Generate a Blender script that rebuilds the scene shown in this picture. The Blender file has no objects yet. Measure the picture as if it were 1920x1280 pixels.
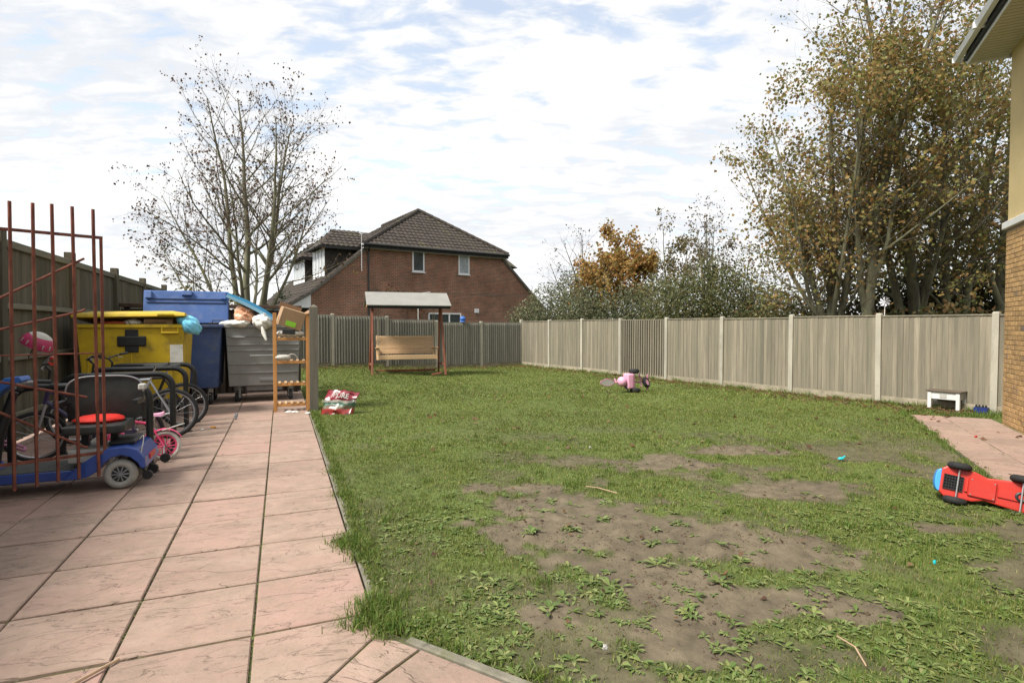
import bpy, bmesh, math, random
import numpy as np
from mathutils import Vector, Matrix, Euler

R = math.radians
scene = bpy.context.scene
COL = scene.collection

# ---------------------------------------------------------------- camera
cam_d = bpy.data.cameras.new('camera')
cam = bpy.data.objects.new('camera', cam_d)
COL.objects.link(cam)
cam.location = (0, 0, 1.57)
cam.rotation_euler = (R(90 - 1.53), 0, 0)
cam_d.sensor_fit = 'HORIZONTAL'
cam_d.sensor_width = 36
cam_d.lens = 19.69
cam_d.clip_start = 0.05
cam_d.clip_end = 3000
scene.camera = cam

# ---------------------------------------------------------------- sky
SUN_AZ = 232.0      # clockwise from +Y: from behind the left-hand fence
SUN_EL = 51.0
world = bpy.data.worlds.new('World')
scene.world = world
world.use_nodes = True
nt = world.node_tree
nt.nodes.clear()
def WN(t, **k):
    n = nt.nodes.new(t)
    for a, b in k.items():
        setattr(n, a, b)
    return n
out = WN('ShaderNodeOutputWorld'); bg = WN('ShaderNodeBackground')
bg.inputs['Strength'].default_value = 0.1
sky = WN('ShaderNodeTexSky', sky_type='NISHITA', sun_disc=False, sun_elevation=R(SUN_EL), sun_rotation=R(SUN_AZ))
tc = WN('ShaderNodeTexCoord'); sep = WN('ShaderNodeSeparateXYZ')
nt.links.new(tc.outputs['Generated'], sep.inputs[0])
def WM(op, a, b=None, c=None, clamp=False):
    n = WN('ShaderNodeMath', operation=op, use_clamp=clamp)
    for i, q in enumerate((a, b, c)):
        if q is None: continue
        if isinstance(q, (int, float)): n.inputs[i].default_value = q
        else: nt.links.new(q, n.inputs[i])
    return n.outputs[0]
zz = WM('ADD', WM('MAXIMUM', sep.outputs[2], 0.0), 0.16)
px_ = WM('DIVIDE', sep.outputs[0], zz); py_ = WM('DIVIDE', sep.outputs[1], zz)
comb = WN('ShaderNodeCombineXYZ')
nt.links.new(px_, comb.inputs[0]); nt.links.new(py_, comb.inputs[1])
mp = WN('ShaderNodeMapping'); mp.inputs['Rotation'].default_value = (0, 0, R(-28)); mp.inputs['Scale'].default_value = (1.0, 1.9, 1.0); mp.inputs['Location'].default_value = (3.1, 1.7, 0)
nt.links.new(comb.outputs[0], mp.inputs[0])
def WNoise(scale, detail, rough, dist=0.0, vec=None):
    n = WN('ShaderNodeTexNoise')
    n.inputs['Scale'].default_value = scale; n.inputs['Detail'].default_value = detail
    n.inputs['Roughness'].default_value = rough; n.inputs['Distortion'].default_value = dist
    nt.links.new(vec or mp.outputs[0], n.inputs['Vector'])
    return n.outputs['Fac']
n_small = WNoise(6.0, 9, 0.58, 0.35)
n_mid = WNoise(1.5, 6, 0.55, 0.2)
n_big = WNoise(0.42, 3, 0.5, 0.0, comb.outputs[0])
dens = WM('ADD', WM('ADD', WM('MULTIPLY', n_small, 0.56), WM('MULTIPLY', n_mid, 0.28)), WM('MULTIPLY', n_big, 0.42))
cov = WN('ShaderNodeMapRange', interpolation_type='SMOOTHSTEP')
nt.links.new(dens, cov.inputs['Value'])
cov.inputs['From Min'].default_value = 0.505; cov.inputs['From Max'].default_value = 0.625
cov.inputs['To Min'].default_value = 0.45; cov.inputs['To Max'].default_value = 1.0
# the cloud sheet closes up towards the horizon, where it is seen edge-on
hz = WN('ShaderNodeMapRange'); nt.links.new(sep.outputs[2], hz.inputs['Value'])
hz.inputs['From Min'].default_value = 0.08; hz.inputs['From Max'].default_value = 0.40
hz.inputs['To Min'].default_value = 0.16; hz.inputs['To Max'].default_value = 0.0
cover = WM('ADD', cov.outputs[0], hz.outputs[0], clamp=True)
shade = WN('ShaderNodeMapRange', interpolation_type='SMOOTHSTEP')
n_sh = WNoise(0.75, 5, 0.6, 0.3)
nt.links.new(WM('ADD', WM('MULTIPLY', n_sh, 0.5), WM('MULTIPLY', n_small, 0.5)), shade.inputs['Value'])
shade.inputs['From Min'].default_value = 0.40; shade.inputs['From Max'].default_value = 0.58
cl = WN('ShaderNodeMix', data_type='RGBA')
cl.inputs['A'].default_value = (3.65, 3.76, 3.95, 1); cl.inputs['B'].default_value = (4.7, 4.7, 4.7, 1)
nt.links.new(shade.outputs[0], cl.inputs['Factor'])
skyc = WN('ShaderNodeMix', data_type='RGBA', blend_type='MULTIPLY'); skyc.inputs['Factor'].default_value = 1.0
skyc.inputs['B'].default_value = (1.6, 1.42, 1.22, 1)
nt.links.new(sky.outputs[0], skyc.inputs['A'])
mixc = WN('ShaderNodeMix', data_type='RGBA')
nt.links.new(cover, mixc.inputs['Factor']); nt.links.new(skyc.outputs['Result'], mixc.inputs['A']); nt.links.new(cl.outputs['Result'], mixc.inputs['B'])
nt.links.new(mixc.outputs['Result'], bg.inputs['Color']); nt.links.new(bg.outputs[0], out.inputs['Surface'])

# ---------------------------------------------------------------- sun (thin cloud: soft)
sun_d = bpy.data.lights.new('sun', 'SUN'); sun = bpy.data.objects.new('sun', sun_d); COL.objects.link(sun)
sun_d.energy = 2.9; sun_d.angle = R(16); sun_d.color = (1.0, 0.955, 0.88)
_sv = Vector((math.sin(R(SUN_AZ)) * math.cos(R(SUN_EL)), math.cos(R(SUN_AZ)) * math.cos(R(SUN_EL)), math.sin(R(SUN_EL))))
sun.rotation_euler = _sv.to_track_quat('Z', 'Y').to_euler()

vs = scene.view_settings
scene.display_settings.display_device = 'sRGB'
vs.view_transform = 'Standard'; vs.look = 'None'; vs.gamma = 1.0; vs.use_curve_mapping = False
vs.exposure = 1.25
scene.render.engine = 'CYCLES'

# ---------------------------------------------------------------- frames of the place
A_P = R(22.4)                                   # the patio runs at this angle
DU = Vector((-math.sin(A_P), math.cos(A_P), 0)) # along the patio, away
DV = Vector((math.cos(A_P), math.sin(A_P), 0))  # across the patio, to the right
def P(u, v, z=0.0): return DU * u + DV * v + Vector((0, 0, z))
FR = Vector((-0.545, 0.838, 0)); FB = Vector((0.838, 0.545, 0))   # right fence (away), back fence (to the right)
CORNER = Vector((0.39, 22.87, 0))
HE = Vector((0.445, 0.8955, 0)).normalized(); HN = Vector((HE.y, -HE.x, 0))   # right-hand building: along its wall, into it
RP0 = Vector((7.10, 10.02, 0))                  # far lawn-side corner of its path

# ---------------------------------------------------------------- helpers
rng = np.random.default_rng(7)
random.seed(11)
_tab = rng.random((256, 256))
def vnoise(x, y):
    xi = np.floor(x).astype(int); yi = np.floor(y).astype(int)
    fx = x - xi; fy = y - yi
    fx = fx * fx * (3 - 2 * fx); fy = fy * fy * (3 - 2 * fy)
    g = lambda a, b: _tab[a & 255, b & 255]
    return (g(xi, yi) * (1 - fx) + g(xi + 1, yi) * fx) * (1 - fy) + (g(xi, yi + 1) * (1 - fx) + g(xi + 1, yi + 1) * fx) * fy
def fbm(x, y, o=4):
    s = 0; a = 1; t = 0
    for i in range(o):
        s = s + a * vnoise(x * 2 ** i + 17.3 * i, y * 2 ** i + 5.1 * i); t += a; a *= 0.5
    return s / t
def sstep(a, b, x):
    t = np.clip((x - a) / (b - a), 0, 1); return t * t * (3 - 2 * t)

def tag(o, label=None, cat=None, group=None, kind=None):
    if label: o['label'] = label
    if cat: o['category'] = cat
    if group: o['group'] = group
    if kind: o['kind'] = kind
    return o
def empty(name, loc=(0, 0, 0), rz=0.0, label=None, cat=None, group=None, rot=None):
    o = bpy.data.objects.new(name, None); COL.objects.link(o)
    o.location = loc; o.rotation_euler = rot if rot else (0, 0, rz)
    o.empty_display_size = 0.1
    return tag(o, label, cat, group)
def link(name, me, parent=None, loc=None, rot=None, scale=None):
    o = bpy.data.objects.new(name, me); COL.objects.link(o)
    if parent: o.parent = parent
    if loc is not None: o.location = loc
    if rot is not None: o.rotation_euler = rot
    if scale is not None: o.scale = scale
    return o
def copy_tree(o, parent=None):
    c = o.copy(); COL.objects.link(c); c.parent = parent
    for ch in list(o.children): copy_tree(ch, c)
    return c

class MB:
    def __init__(s): s.v = []; s.f = []
    def add(s, vs_, fs):
        n = len(s.v); s.v += [tuple(q) for q in vs_]; s.f += [tuple(n + i for i in f) for f in fs]; return s
    def box(s, c, d, rot=None, taper=1.0):
        m = rot if isinstance(rot, Matrix) else (Euler(rot).to_matrix() if rot else Matrix.Identity(3))
        c = Vector(c); x, y, z = d[0] / 2, d[1] / 2, d[2] / 2; t = taper
        vv = [(-x * t, -y * t, -z), (x * t, -y * t, -z), (x * t, y * t, -z), (-x * t, y * t, -z), (-x, -y, z), (x, -y, z), (x, y, z), (-x, y, z)]
        return s.add([c + m @ Vector(q) for q in vv], [(0, 3, 2, 1), (4, 5, 6, 7), (0, 1, 5, 4), (1, 2, 6, 5), (2, 3, 7, 6), (3, 0, 4, 7)])
    def bb(s, x0, x1, y0, y1, z0, z1):
        return s.box(((x0 + x1) / 2, (y0 + y1) / 2, (z0 + z1) / 2), (x1 - x0, y1 - y0, z1 - z0))
    def bar(s, p0, p1, w, h, up=(0, 0, 1)):
        p0 = Vector(p0); p1 = Vector(p1); d = p1 - p0; L = d.length; d.normalize()
        upv = Vector(up)
        if abs(d.dot(upv)) > 0.98: upv = Vector((0, 1, 0))
        x = d.cross(upv).normalized(); z = x.cross(d)
        m = Matrix((x, d, z)).transposed()
        return s.box((p0 + p1) / 2, (w, L, h), m)
    def tube(s, pts, r, n=8, cap=True):
        pts = [Vector(q) for q in pts]; k = len(pts)
        rr = r if isinstance(r, (list, tuple)) else [r] * k
        prev = None; base = len(s.v)
        for i, p in enumerate(pts):
            d = (pts[min(i + 1, k - 1)] - pts[max(i - 1, 0)])
            if d.length < 1e-9: d = Vector((0, 0, 1))
            d.normalize()
            if prev is None:
                a = Vector((0, 0, 1)) if abs(d.z) < 0.9 else Vector((1, 0, 0))
                x = d.cross(a).normalized()
            else:
                x = (prev - d * prev.dot(d))
                x = x.normalized() if x.length > 1e-6 else d.orthogonal().normalized()
            prev = x; y = d.cross(x)
            for j in range(n):
                t = 2 * math.pi * j / n
                s.v.append(tuple(p + (x * math.cos(t) + y * math.sin(t)) * rr[i]))
        for i in range(k - 1):
            for j in range(n):
                a = base + i * n + j; b = base + i * n + (j + 1) % n
                s.f.append((a, b, b + n, a + n))
        if cap:
            s.f.append(tuple(base + j for j in reversed(range(n)))); s.f.append(tuple(base + (k - 1) * n + j for j in range(n)))
        return s
    def cyl(s, p0, p1, r0, r1=None, n=12): return s.tube([p0, p1], [r0, r0 if r1 is None else r1], n)
    def torus(s, c, axis, R_, r, N=28, n=8, flat=1.0):
        c = Vector(c); ax = Vector(axis).normalized(); x = ax.orthogonal().normalized(); y = ax.cross(x); base = len(s.v)
        for i in range(N):
            t = 2 * math.pi * i / N; d = x * math.cos(t) + y * math.sin(t)
            for j in range(n):
                q = 2 * math.pi * j / n
                s.v.append(tuple(c + d * (R_ + r * math.cos(q)) + ax * r * flat * math.sin(q)))
        for i in range(N):
            for j in range(n):
                a = base + i * n + j; b = base + i * n + (j + 1) % n; c2 = base + ((i + 1) % N) * n + j; d2 = base + ((i + 1) % N) * n + (j + 1) % n
                s.f.append((a, c2, d2, b))
        return s
    def ball(s, c, r, N=14, M_=8, jit=0.0, rot=None):
        c = Vector(c); r = Vector(r) if not isinstance(r, (int, float)) else Vector((r, r, r)); base = len(s.v)
        m = Euler(rot).to_matrix() if rot else Matrix.Identity(3)
        for i in range(M_ + 1):
            ph = math.pi * i / M_
            for j in range(N):
                th = 2 * math.pi * j / N; k = 1 + random.uniform(-jit, jit)
                s.v.append(tuple(c + m @ Vector((r.x * k * math.sin(ph) * math.cos(th), r.y * k * math.sin(ph) * math.sin(th), r.z * k * math.cos(ph)))))
        for i in range(M_):
            for j in range(N):
                a = base + i * N + j; b = base + i * N + (j + 1) % N
                s.f.append((a, a + N, b + N, b))
        return s
    def prism(s, poly, a0, a1, M_=None):
        """polygon (x,z) extruded along y from a0 to a1 (or mapped through M_)"""
        n = len(poly); M_ = M_ or Matrix.Identity(4)
        vv = [M_ @ Vector((p[0], a0, p[1])) for p in poly] + [M_ @ Vector((p[0], a1, p[1])) for p in poly]
        ff = [tuple(range(n)), tuple(n + i for i in reversed(range(n)))] + [(i, n + i, n + (i + 1) % n, (i + 1) % n) for i in range(n)]
        return s.add(vv, ff)
    def mesh(s, name, mat, smooth=False, bevel=0.0, seg=1):
        me = bpy.data.meshes.new(name); me.from_pydata(s.v, [], s.f)
        bm = bmesh.new(); bm.from_mesh(me)
        bmesh.ops.recalc_face_normals(bm, faces=bm.faces)
        if bevel:
            es = [e for e in bm.edges if len(e.link_faces) == 2 and e.calc_face_angle(0) > 0.5]
            bmesh.ops.bevel(bm, geom=es, offset=bevel, segments=seg, affect='EDGES', clamp_overlap=True, profile=0.6)
        bm.to_mesh(me); bm.free()
        if smooth:
            me.polygons.foreach_set('use_smooth', [True] * len(me.polygons))
            me.set_sharp_from_angle(angle=R(40))
        if mat: me.materials.append(mat)
        return me
    def build(s, name, mat, parent=None, smooth=False, bevel=0.0, seg=1, loc=None, rot=None):
        return link(name, s.mesh(name, mat, smooth, bevel, seg), parent, loc, rot)

def bulk(name, verts, tris, mat, cols=None, parent=None, nside=3):
    """large mesh straight from numpy arrays"""
    me = bpy.data.meshes.new(name)
    nv = len(verts); nf = len(tris)
    me.vertices.add(nv); me.vertices.foreach_set('co', np.asarray(verts, np.float32).ravel())
    me.loops.add(nf * nside); me.loops.foreach_set('vertex_index', np.asarray(tris, np.int32).ravel())
    me.polygons.add(nf); me.polygons.foreach_set('loop_start', np.arange(nf, dtype=np.int32) * nside)
    me.update(calc_edges=True)
    if cols is not None:
        at = me.color_attributes.new('Col', 'FLOAT_COLOR', 'POINT')
        c4 = np.ones((nv, 4), np.float32); c4[:, :3] = cols
        at.data.foreach_set('color', c4.ravel())
    me.materials.append(mat)
    return link(name, me, parent)

# ---------------------------------------------------------------- materials
def newmat(name):
    m = bpy.data.materials.new(name); m.use_nodes = True
    n = m.node_tree; b = n.nodes['Principled BSDF']
    return m, n, b
def M(name, col, rough=0.6, var=0.18, scale=6.0, stretch=(1, 1, 1), bump=0.0, bscale=60.0, metal=0.0, rnd=0.0, spec=0.4, dirt=None, hue=None, detail=5.0, trans=0.0):
    m, t, b = newmat(name)
    N = lambda ty: t.nodes.new(ty)
    tc = N('ShaderNodeTexCoord'); mp = N('ShaderNodeMapping'); mp.inputs['Scale'].default_value = stretch
    t.links.new(tc.outputs['Object'], mp.inputs[0])
    oi = N('ShaderNodeObjectInfo')
    ad = N('ShaderNodeVectorMath'); ad.operation = 'MULTIPLY_ADD'
    cx = N('ShaderNodeCombineXYZ')
    t.links.new(oi.outputs['Random'], cx.inputs[0]); t.links.new(oi.outputs['Random'], cx.inputs[1]); t.links.new(oi.outputs['Random'], cx.inputs[2])
    ad.inputs[1].default_value = (37.0, 19.0, 53.0)
    t.links.new(cx.outputs[0], ad.inputs[0]); t.links.new(mp.outputs[0], ad.inputs[2])
    n1 = N('ShaderNodeTexNoise'); n1.inputs['Scale'].default_value = scale; n1.inputs['Detail'].default_value = detail; n1.inputs['Roughness'].default_value = 0.62
    t.links.new(ad.outputs[0], n1.inputs['Vector'])
    rp = N('ShaderNodeMapRange'); rp.inputs['From Min'].default_value = 0.3; rp.inputs['From Max'].default_value = 0.7
    t.links.new(n1.outputs['Fac'], rp.inputs['Value'])
    mx = N('ShaderNodeMix'); mx.data_type = 'RGBA'
    c = np.array(col[:3]); c2 = np.array(hue) if hue else c
    mx.inputs['A'].default_value = (*np.clip(c * (1 - var), 0, 1), 1); mx.inputs['B'].default_value = (*np.clip(c2 * (1 + var), 0, 1), 1)
    t.links.new(rp.outputs[0], mx.inputs['Factor'])
    cur = mx.outputs['Result']
    if dirt:
        dc, lo, hi, ds = dirt
        n2 = N('ShaderNodeTexNoise'); n2.inputs['Scale'].default_value = ds; n2.inputs['Detail'].default_value = 8; n2.inputs['Roughness'].default_value = 0.7
        t.links.new(ad.outputs[0], n2.inputs['Vector'])
        r2 = N('ShaderNodeMapRange'); r2.inputs['From Min'].default_value = lo; r2.inputs['From Max'].default_value = hi
        t.links.new(n2.outputs['Fac'], r2.inputs['Value'])
        m2 = N('ShaderNodeMix'); m2.data_type = 'RGBA'; m2.inputs['B'].default_value = (*dc, 1)
        t.links.new(r2.outputs[0], m2.inputs['Factor']); t.links.new(cur, m2.inputs['A']); cur = m2.outputs['Result']
    if rnd:
        hs = N('ShaderNodeHueSaturation'); r3 = N('ShaderNodeMapRange')
        r3.inputs['To Min'].default_value = 1 - rnd; r3.inputs['To Max'].default_value = 1 + rnd
        t.links.new(oi.outputs['Random'], r3.inputs['Value']); t.links.new(r3.outputs[0], hs.inputs['Value']); t.links.new(cur, hs.inputs['Color']); cur = hs.outputs[0]
    t.links.new(cur, b.inputs['Base Color'])
    b.inputs['Roughness'].default_value = rough; b.inputs['Metallic'].default_value = metal; b.inputs['Specular IOR Level'].default_value = spec
    if trans: b.inputs['Transmission Weight'].default_value = trans
    if bump:
        n3 = N('ShaderNodeTexNoise'); n3.inputs['Scale'].default_value = bscale; n3.inputs['Detail'].default_value = 6; n3.inputs['Roughness'].default_value = 0.65
        t.links.new(ad.outputs[0], n3.inputs['Vector'])
        bp = N('ShaderNodeBump'); bp.inputs['Strength'].default_value = bump; bp.inputs['Distance'].default_value = 0.01
        t.links.new(n3.outputs['Fac'], bp.inputs['Height']); t.links.new(bp.outputs[0], b.inputs['Normal'])
    return m
def leafmat(name, trans=0.35, rough=0.6):
    m, t, b = newmat(name)
    a = t.nodes.new('ShaderNodeAttribute'); a.attribute_name = 'Col'
    t.links.new(a.outputs['Color'], b.inputs['Base Color']); b.inputs['Roughness'].default_value = rough; b.inputs['Specular IOR Level'].default_value = 0.25
    tr = t.nodes.new('ShaderNodeBsdfTranslucent'); t.links.new(a.outputs['Color'], tr.inputs['Color'])
    mx = t.nodes.new('ShaderNodeMixShader'); mx.inputs[0].default_value = trans
    t.links.new(b.outputs[0], mx.inputs[1]); t.links.new(tr.outputs[0], mx.inputs[2])
    t.links.new(mx.outputs[0], t.nodes['Material Output'].inputs['Surface'])
    return m
def brickmat(name, c1, c2, mortar, bw=0.225, bh=0.075, ms=0.010, axes='xz', bump=0.35, bias=0.0):
    m, t, b = newmat(name); N = lambda ty: t.nodes.new(ty)
    tc = N('ShaderNodeTexCoord'); sp = N('ShaderNodeSeparateXYZ'); cb = N('ShaderNodeCombineXYZ')
    t.links.new(tc.outputs['Object'], sp.inputs[0])
    t.links.new(sp.outputs['xyz'.index(axes[0])], cb.inputs[0]); t.links.new(sp.outputs['xyz'.index(axes[1])], cb.inputs[1])
    br = N('ShaderNodeTexBrick'); br.inputs['Scale'].default_value = 1.0
    br.inputs['Brick Width'].default_value = bw; br.inputs['Row Height'].default_value = bh; br.inputs['Mortar Size'].default_value = ms
    br.inputs['Mortar Smooth'].default_value = 0.2; br.inputs['Bias'].default_value = bias
    br.inputs['Color1'].default_value = (*c1, 1); br.inputs['Color2'].default_value = (*c2, 1); br.inputs['Mortar'].default_value = (*mortar, 1)
    t.links.new(cb.outputs[0], br.inputs['Vector'])
    nz = N('ShaderNodeTexNoise'); nz.inputs['Scale'].default_value = 0.8; nz.inputs['Detail'].default_value = 8; nz.inputs['Roughness'].default_value = 0.7
    t.links.new(tc.outputs['Object'], nz.inputs['Vector'])
    mr = N('ShaderNodeMapRange'); mr.inputs['From Min'].default_value = 0.3; mr.inputs['From Max'].default_value = 0.7; mr.inputs['To Min'].default_value = 0.65; mr.inputs['To Max'].default_value = 1.35
    t.links.new(nz.outputs['Fac'], mr.inputs['Value'])
    hs = N('ShaderNodeHueSaturation'); t.links.new(mr.outputs[0], hs.inputs['Value']); t.links.new(br.outputs['Color'], hs.inputs['Color'])
    t.links.new(hs.outputs[0], b.inputs['Base Color']); b.inputs['Roughness'].default_value = 0.9; b.inputs['Specular IOR Level'].default_value = 0.15
    bp = N('ShaderNodeBump'); bp.inputs['Strength'].default_value = bump; bp.inputs['Distance'].default_value = 0.006; bp.invert = True
    t.links.new(br.outputs['Fac'], bp.inputs['Height']); t.links.new(bp.outputs[0], b.inputs['Normal'])
    return m

mt = {}
mt['bark'] = M('bark', (0.115, 0.10, 0.072), 0.9, 0.35, 5, (1, 1, 0.25), 0.6, 30, hue=(0.15, 0.148, 0.088))
mt['bark_dark'] = M('bark_dark', (0.05, 0.042, 0.03), 0.9, 0.35, 5, (1, 1, 0.25), 0.5, 30, hue=(0.07, 0.065, 0.04))
mt['twig'] = M('twig_bark', (0.10, 0.075, 0.055), 0.85, 0.25, 8)
mt['leaf'] = leafmat('leaf_surface', 0.48)
mt['grass'] = leafmat('grass_blade', 0.30, 0.55)
mt['weed'] = leafmat('weed_leaf', 0.22, 0.5)
mt['concrete'] = M('concrete_post', (0.36, 0.335, 0.27), 0.9, 0.16, 4, (1, 1, 0.4), 0.3, 90, rnd=0.08, dirt=((0.16, 0.16, 0.11), 0.56, 0.85, 3.0))
mt['board_r'] = M('fence_board_sandy', (0.235, 0.208, 0.155), 0.9, 0.27, 9, (1.6, 1, 0.09), 0.5, 40, rnd=0.11, hue=(0.25, 0.218, 0.158), dirt=((0.115, 0.108, 0.078), 0.40, 0.74, 0.8))
mt['board_b'] = M('fence_board_grey', (0.19, 0.182, 0.148), 0.9, 0.2, 9, (1.6, 1, 0.09), 0.5, 40, rnd=0.22, dirt=((0.08, 0.085, 0.06), 0.5, 0.85, 2.2))
mt['board_l'] = M('fence_board_dark', (0.10, 0.085, 0.058), 0.92, 0.32, 9, (1.6, 1, 0.09), 0.6, 40, rnd=0.22, dirt=((0.05, 0.06, 0.035), 0.45, 0.8, 2.2))
mt['rail_wood'] = M('fence_rail', (0.15, 0.14, 0.10), 0.92, 0.3, 9, (0.1, 1, 1.4), 0.5, 40, rnd=0.1)
mt['gravel'] = M('gravel_board', (0.30, 0.26, 0.19), 0.92, 0.22, 5, (1, 1, 1), 0.35, 80, rnd=0.08, dirt=((0.12, 0.12, 0.07), 0.5, 0.8, 3.5))
mt['rust'] = M('rusty_red_iron', (0.125, 0.036, 0.024), 0.75, 0.35, 14, (1, 1, 0.5), 0.3, 120, hue=(0.165, 0.052, 0.03))
mt['black_paint'] = M('black_powder_coat', (0.012, 0.013, 0.013), 0.42, 0.3, 8)
mt['rubber'] = M('rubber_tyre', (0.016, 0.016, 0.016), 0.8, 0.3, 20, bump=0.3, bscale=90)
mt['black_plastic'] = M('black_plastic', (0.014, 0.015, 0.015), 0.5, 0.3, 10)
mt['chrome'] = M('worn_steel', (0.42, 0.43, 0.44), 0.35, 0.12, 12, metal=0.9)
mt['grey_metal'] = M('grey_steel', (0.24, 0.25, 0.26), 0.5, 0.15, 9, metal=0.4)
mt['white_paint'] = M('white_paint', (0.62, 0.62, 0.59), 0.55, 0.08, 6)
mt['upvc'] = M('white_upvc', (0.70, 0.71, 0.72), 0.4, 0.05, 4)
mt['glass'] = M('window_glass', (0.05, 0.062, 0.066), 0.06, 0.4, 1.5, spec=0.8)
mt['dark'] = M('dark_gap', (0.012, 0.012, 0.012), 0.9, 0.2, 5)

# ================================================================ GROUND, LAWN, PAVING
def gh(x, y):
    """the lawn rises a little towards the back left corner"""
    return 0.23 * sstep(2.0, 6.0, -np.asarray(x, float)) * sstep(12.0, 18.0, np.asarray(y, float))
def uv_of(x, y): return (x * DU.x + y * DU.y, x * DV.x + y * DV.y)
KP = Vector((-0.54, 2.80, 0)); KA = Vector((0.85, -0.527, 0)).normalized(); KB = Vector((-KA.y, KA.x, 0))
def edge_v(u): return 0.46
def paved(x, y):
    u, v = uv_of(x, y)
    a = v < 0.47
    b = ((x - KP.x) * KB.x + (y - KP.y) * KB.y) < 0.03
    rp = ((x - RP0.x) * HN.x + (y - RP0.y) * HN.y > 0) & ((x - RP0.x) * HE.x + (y - RP0.y) * HE.y < 0)
    return a | b | rp
def inside_garden(x, y, m=0.0):
    r = (x - CORNER.x) * FB.x + (y - CORNER.y) * FB.y
    b = (x - CORNER.x) * FR.x + (y - CORNER.y) * FR.y
    return (r < -m) & (b < -m)
# bare worn earth: centre x, y, half sizes, turn
SOIL = [(0.75, 4.25, 1.1, 0.65, 0.15), (0.2, 4.9, 0.75, 0.5, 0.3), (1.55, 4.1, 0.85, 0.55, -0.2), (0.95, 3.45, 0.8, 0.42, -0.45), (1.65, 3.15, 0.62, 0.22, -0.35),
        (0.55, 3.75, 0.6, 0.35, -0.3), (0.9, 2.85, 0.34, 0.28, 0.2), (0.05, 5.45, 0.6, 0.25, 0.1), (1.75, 6.45, 0.95, 0.42, 0.05), (2.75, 7.1, 0.8, 0.36, 0.2), (2.7, 5.4, 0.85, 0.35, 0.1), (-0.35, 4.45, 0.2, 0.14, 0.8),
        (3.3, 4.35, 0.3, 0.14, 0.0), (0.3, 3.0, 0.22, 0.18, 0.0)]
def soil(x, y):
    f = np.full_like(x, -0.5)
    for cx, cy, a, b, r in SOIL:
        c, s = math.cos(r), math.sin(r)
        dx = (x - cx) * c + (y - cy) * s; dy = -(x - cx) * s + (y - cy) * c
        f = np.maximum(f, 1.2 - np.sqrt((dx / a) ** 2 + (dy / b) ** 2))
    f = f + (fbm(x * 2.1 + 3, y * 2.1 + 9, 5) - 0.5) * 1.75
    f = f + 0.42 * (fbm(x * 9 + 1, y * 9 + 4, 4) - 0.5) * 2
    s1 = sstep(0.10, 0.52, f)
    thin = sstep(0.49, 0.66, fbm(x * 1.5 + 40, y * 1.5 + 12, 5)) * sstep(10.5, 6.5, y) * (0.42 + 0.42 * sstep(-0.4, 0.6, x))
    return np.maximum(s1, thin)

# far ground, to the horizon
g = MB(); g.add([(-900, -300, -0.14), (900, -300, -0.14), (900, 1500, -0.14), (-900, 1500, -0.14)], [(0, 1, 2, 3)])
mt['far_ground'] = M('rough_ground', (0.07, 0.08, 0.035), 0.95, 0.35, 0.5)
tag(g.build('ground', mt['far_ground']), kind='structure')

def lawnmat():
    m, t, b = newmat('lawn_soil'); N = lambda ty: t.nodes.new(ty)
    a = N('ShaderNodeAttribute'); a.attribute_name = 'Col'
    tc = N('ShaderNodeTexCoord')
    n1 = N('ShaderNodeTexNoise'); n1.inputs['Scale'].default_value = 7; n1.inputs['Detail'].default_value = 10; n1.inputs['Roughness'].default_value = 0.72
    t.links.new(tc.outputs['Object'], n1.inputs['Vector'])
    r = N('ShaderNodeMapRange'); r.inputs['From Min'].default_value = 0.3; r.inputs['From Max'].default_value = 0.7; r.inputs['To Min'].default_value = 0.62; r.inputs['To Max'].default_value = 1.38
    t.links.new(n1.outputs['Fac'], r.inputs['Value'])
    h = N('ShaderNodeHueSaturation'); t.links.new(a.outputs['Color'], h.inputs['Color']); t.links.new(r.outputs[0], h.inputs['Value'])
    t.links.new(h.outputs[0], b.inputs['Base Color']); b.inputs['Roughness'].default_value = 0.9; b.inputs['Specular IOR Level'].default_value = 0.2
    n2 = N('ShaderNodeTexNoise'); n2.inputs['Scale'].default_value = 34; n2.inputs['Detail'].default_value = 8; n2.inputs['Roughness'].default_value = 0.7
    t.links.new(tc.outputs['Object'], n2.inputs['Vector'])
    bp = N('ShaderNodeBump'); bp.inputs['Strength'].default_value = 0.75; bp.inputs['Distance'].default_value = 0.012
    t.links.new(n2.outputs['Fac'], bp.inputs['Height']); t.links.new(bp.outputs[0], b.inputs['Normal'])
    return m
mt['lawn'] = lawnmat()
def lawn_z(x, y):
    s = soil(x, y)
    z = gh(x, y) + (fbm(x * 1.1, y * 1.1, 4) - 0.5) * 0.05 + (fbm(x * 7, y * 7, 4) - 0.5) * 0.022 - 0.012 * s
    z = z + 0.032 * s * np.maximum(0, fbm(x * 6 + 30, y * 6 + 8, 4) - 0.52) * 3   # clods
    return z - 0.006
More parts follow.
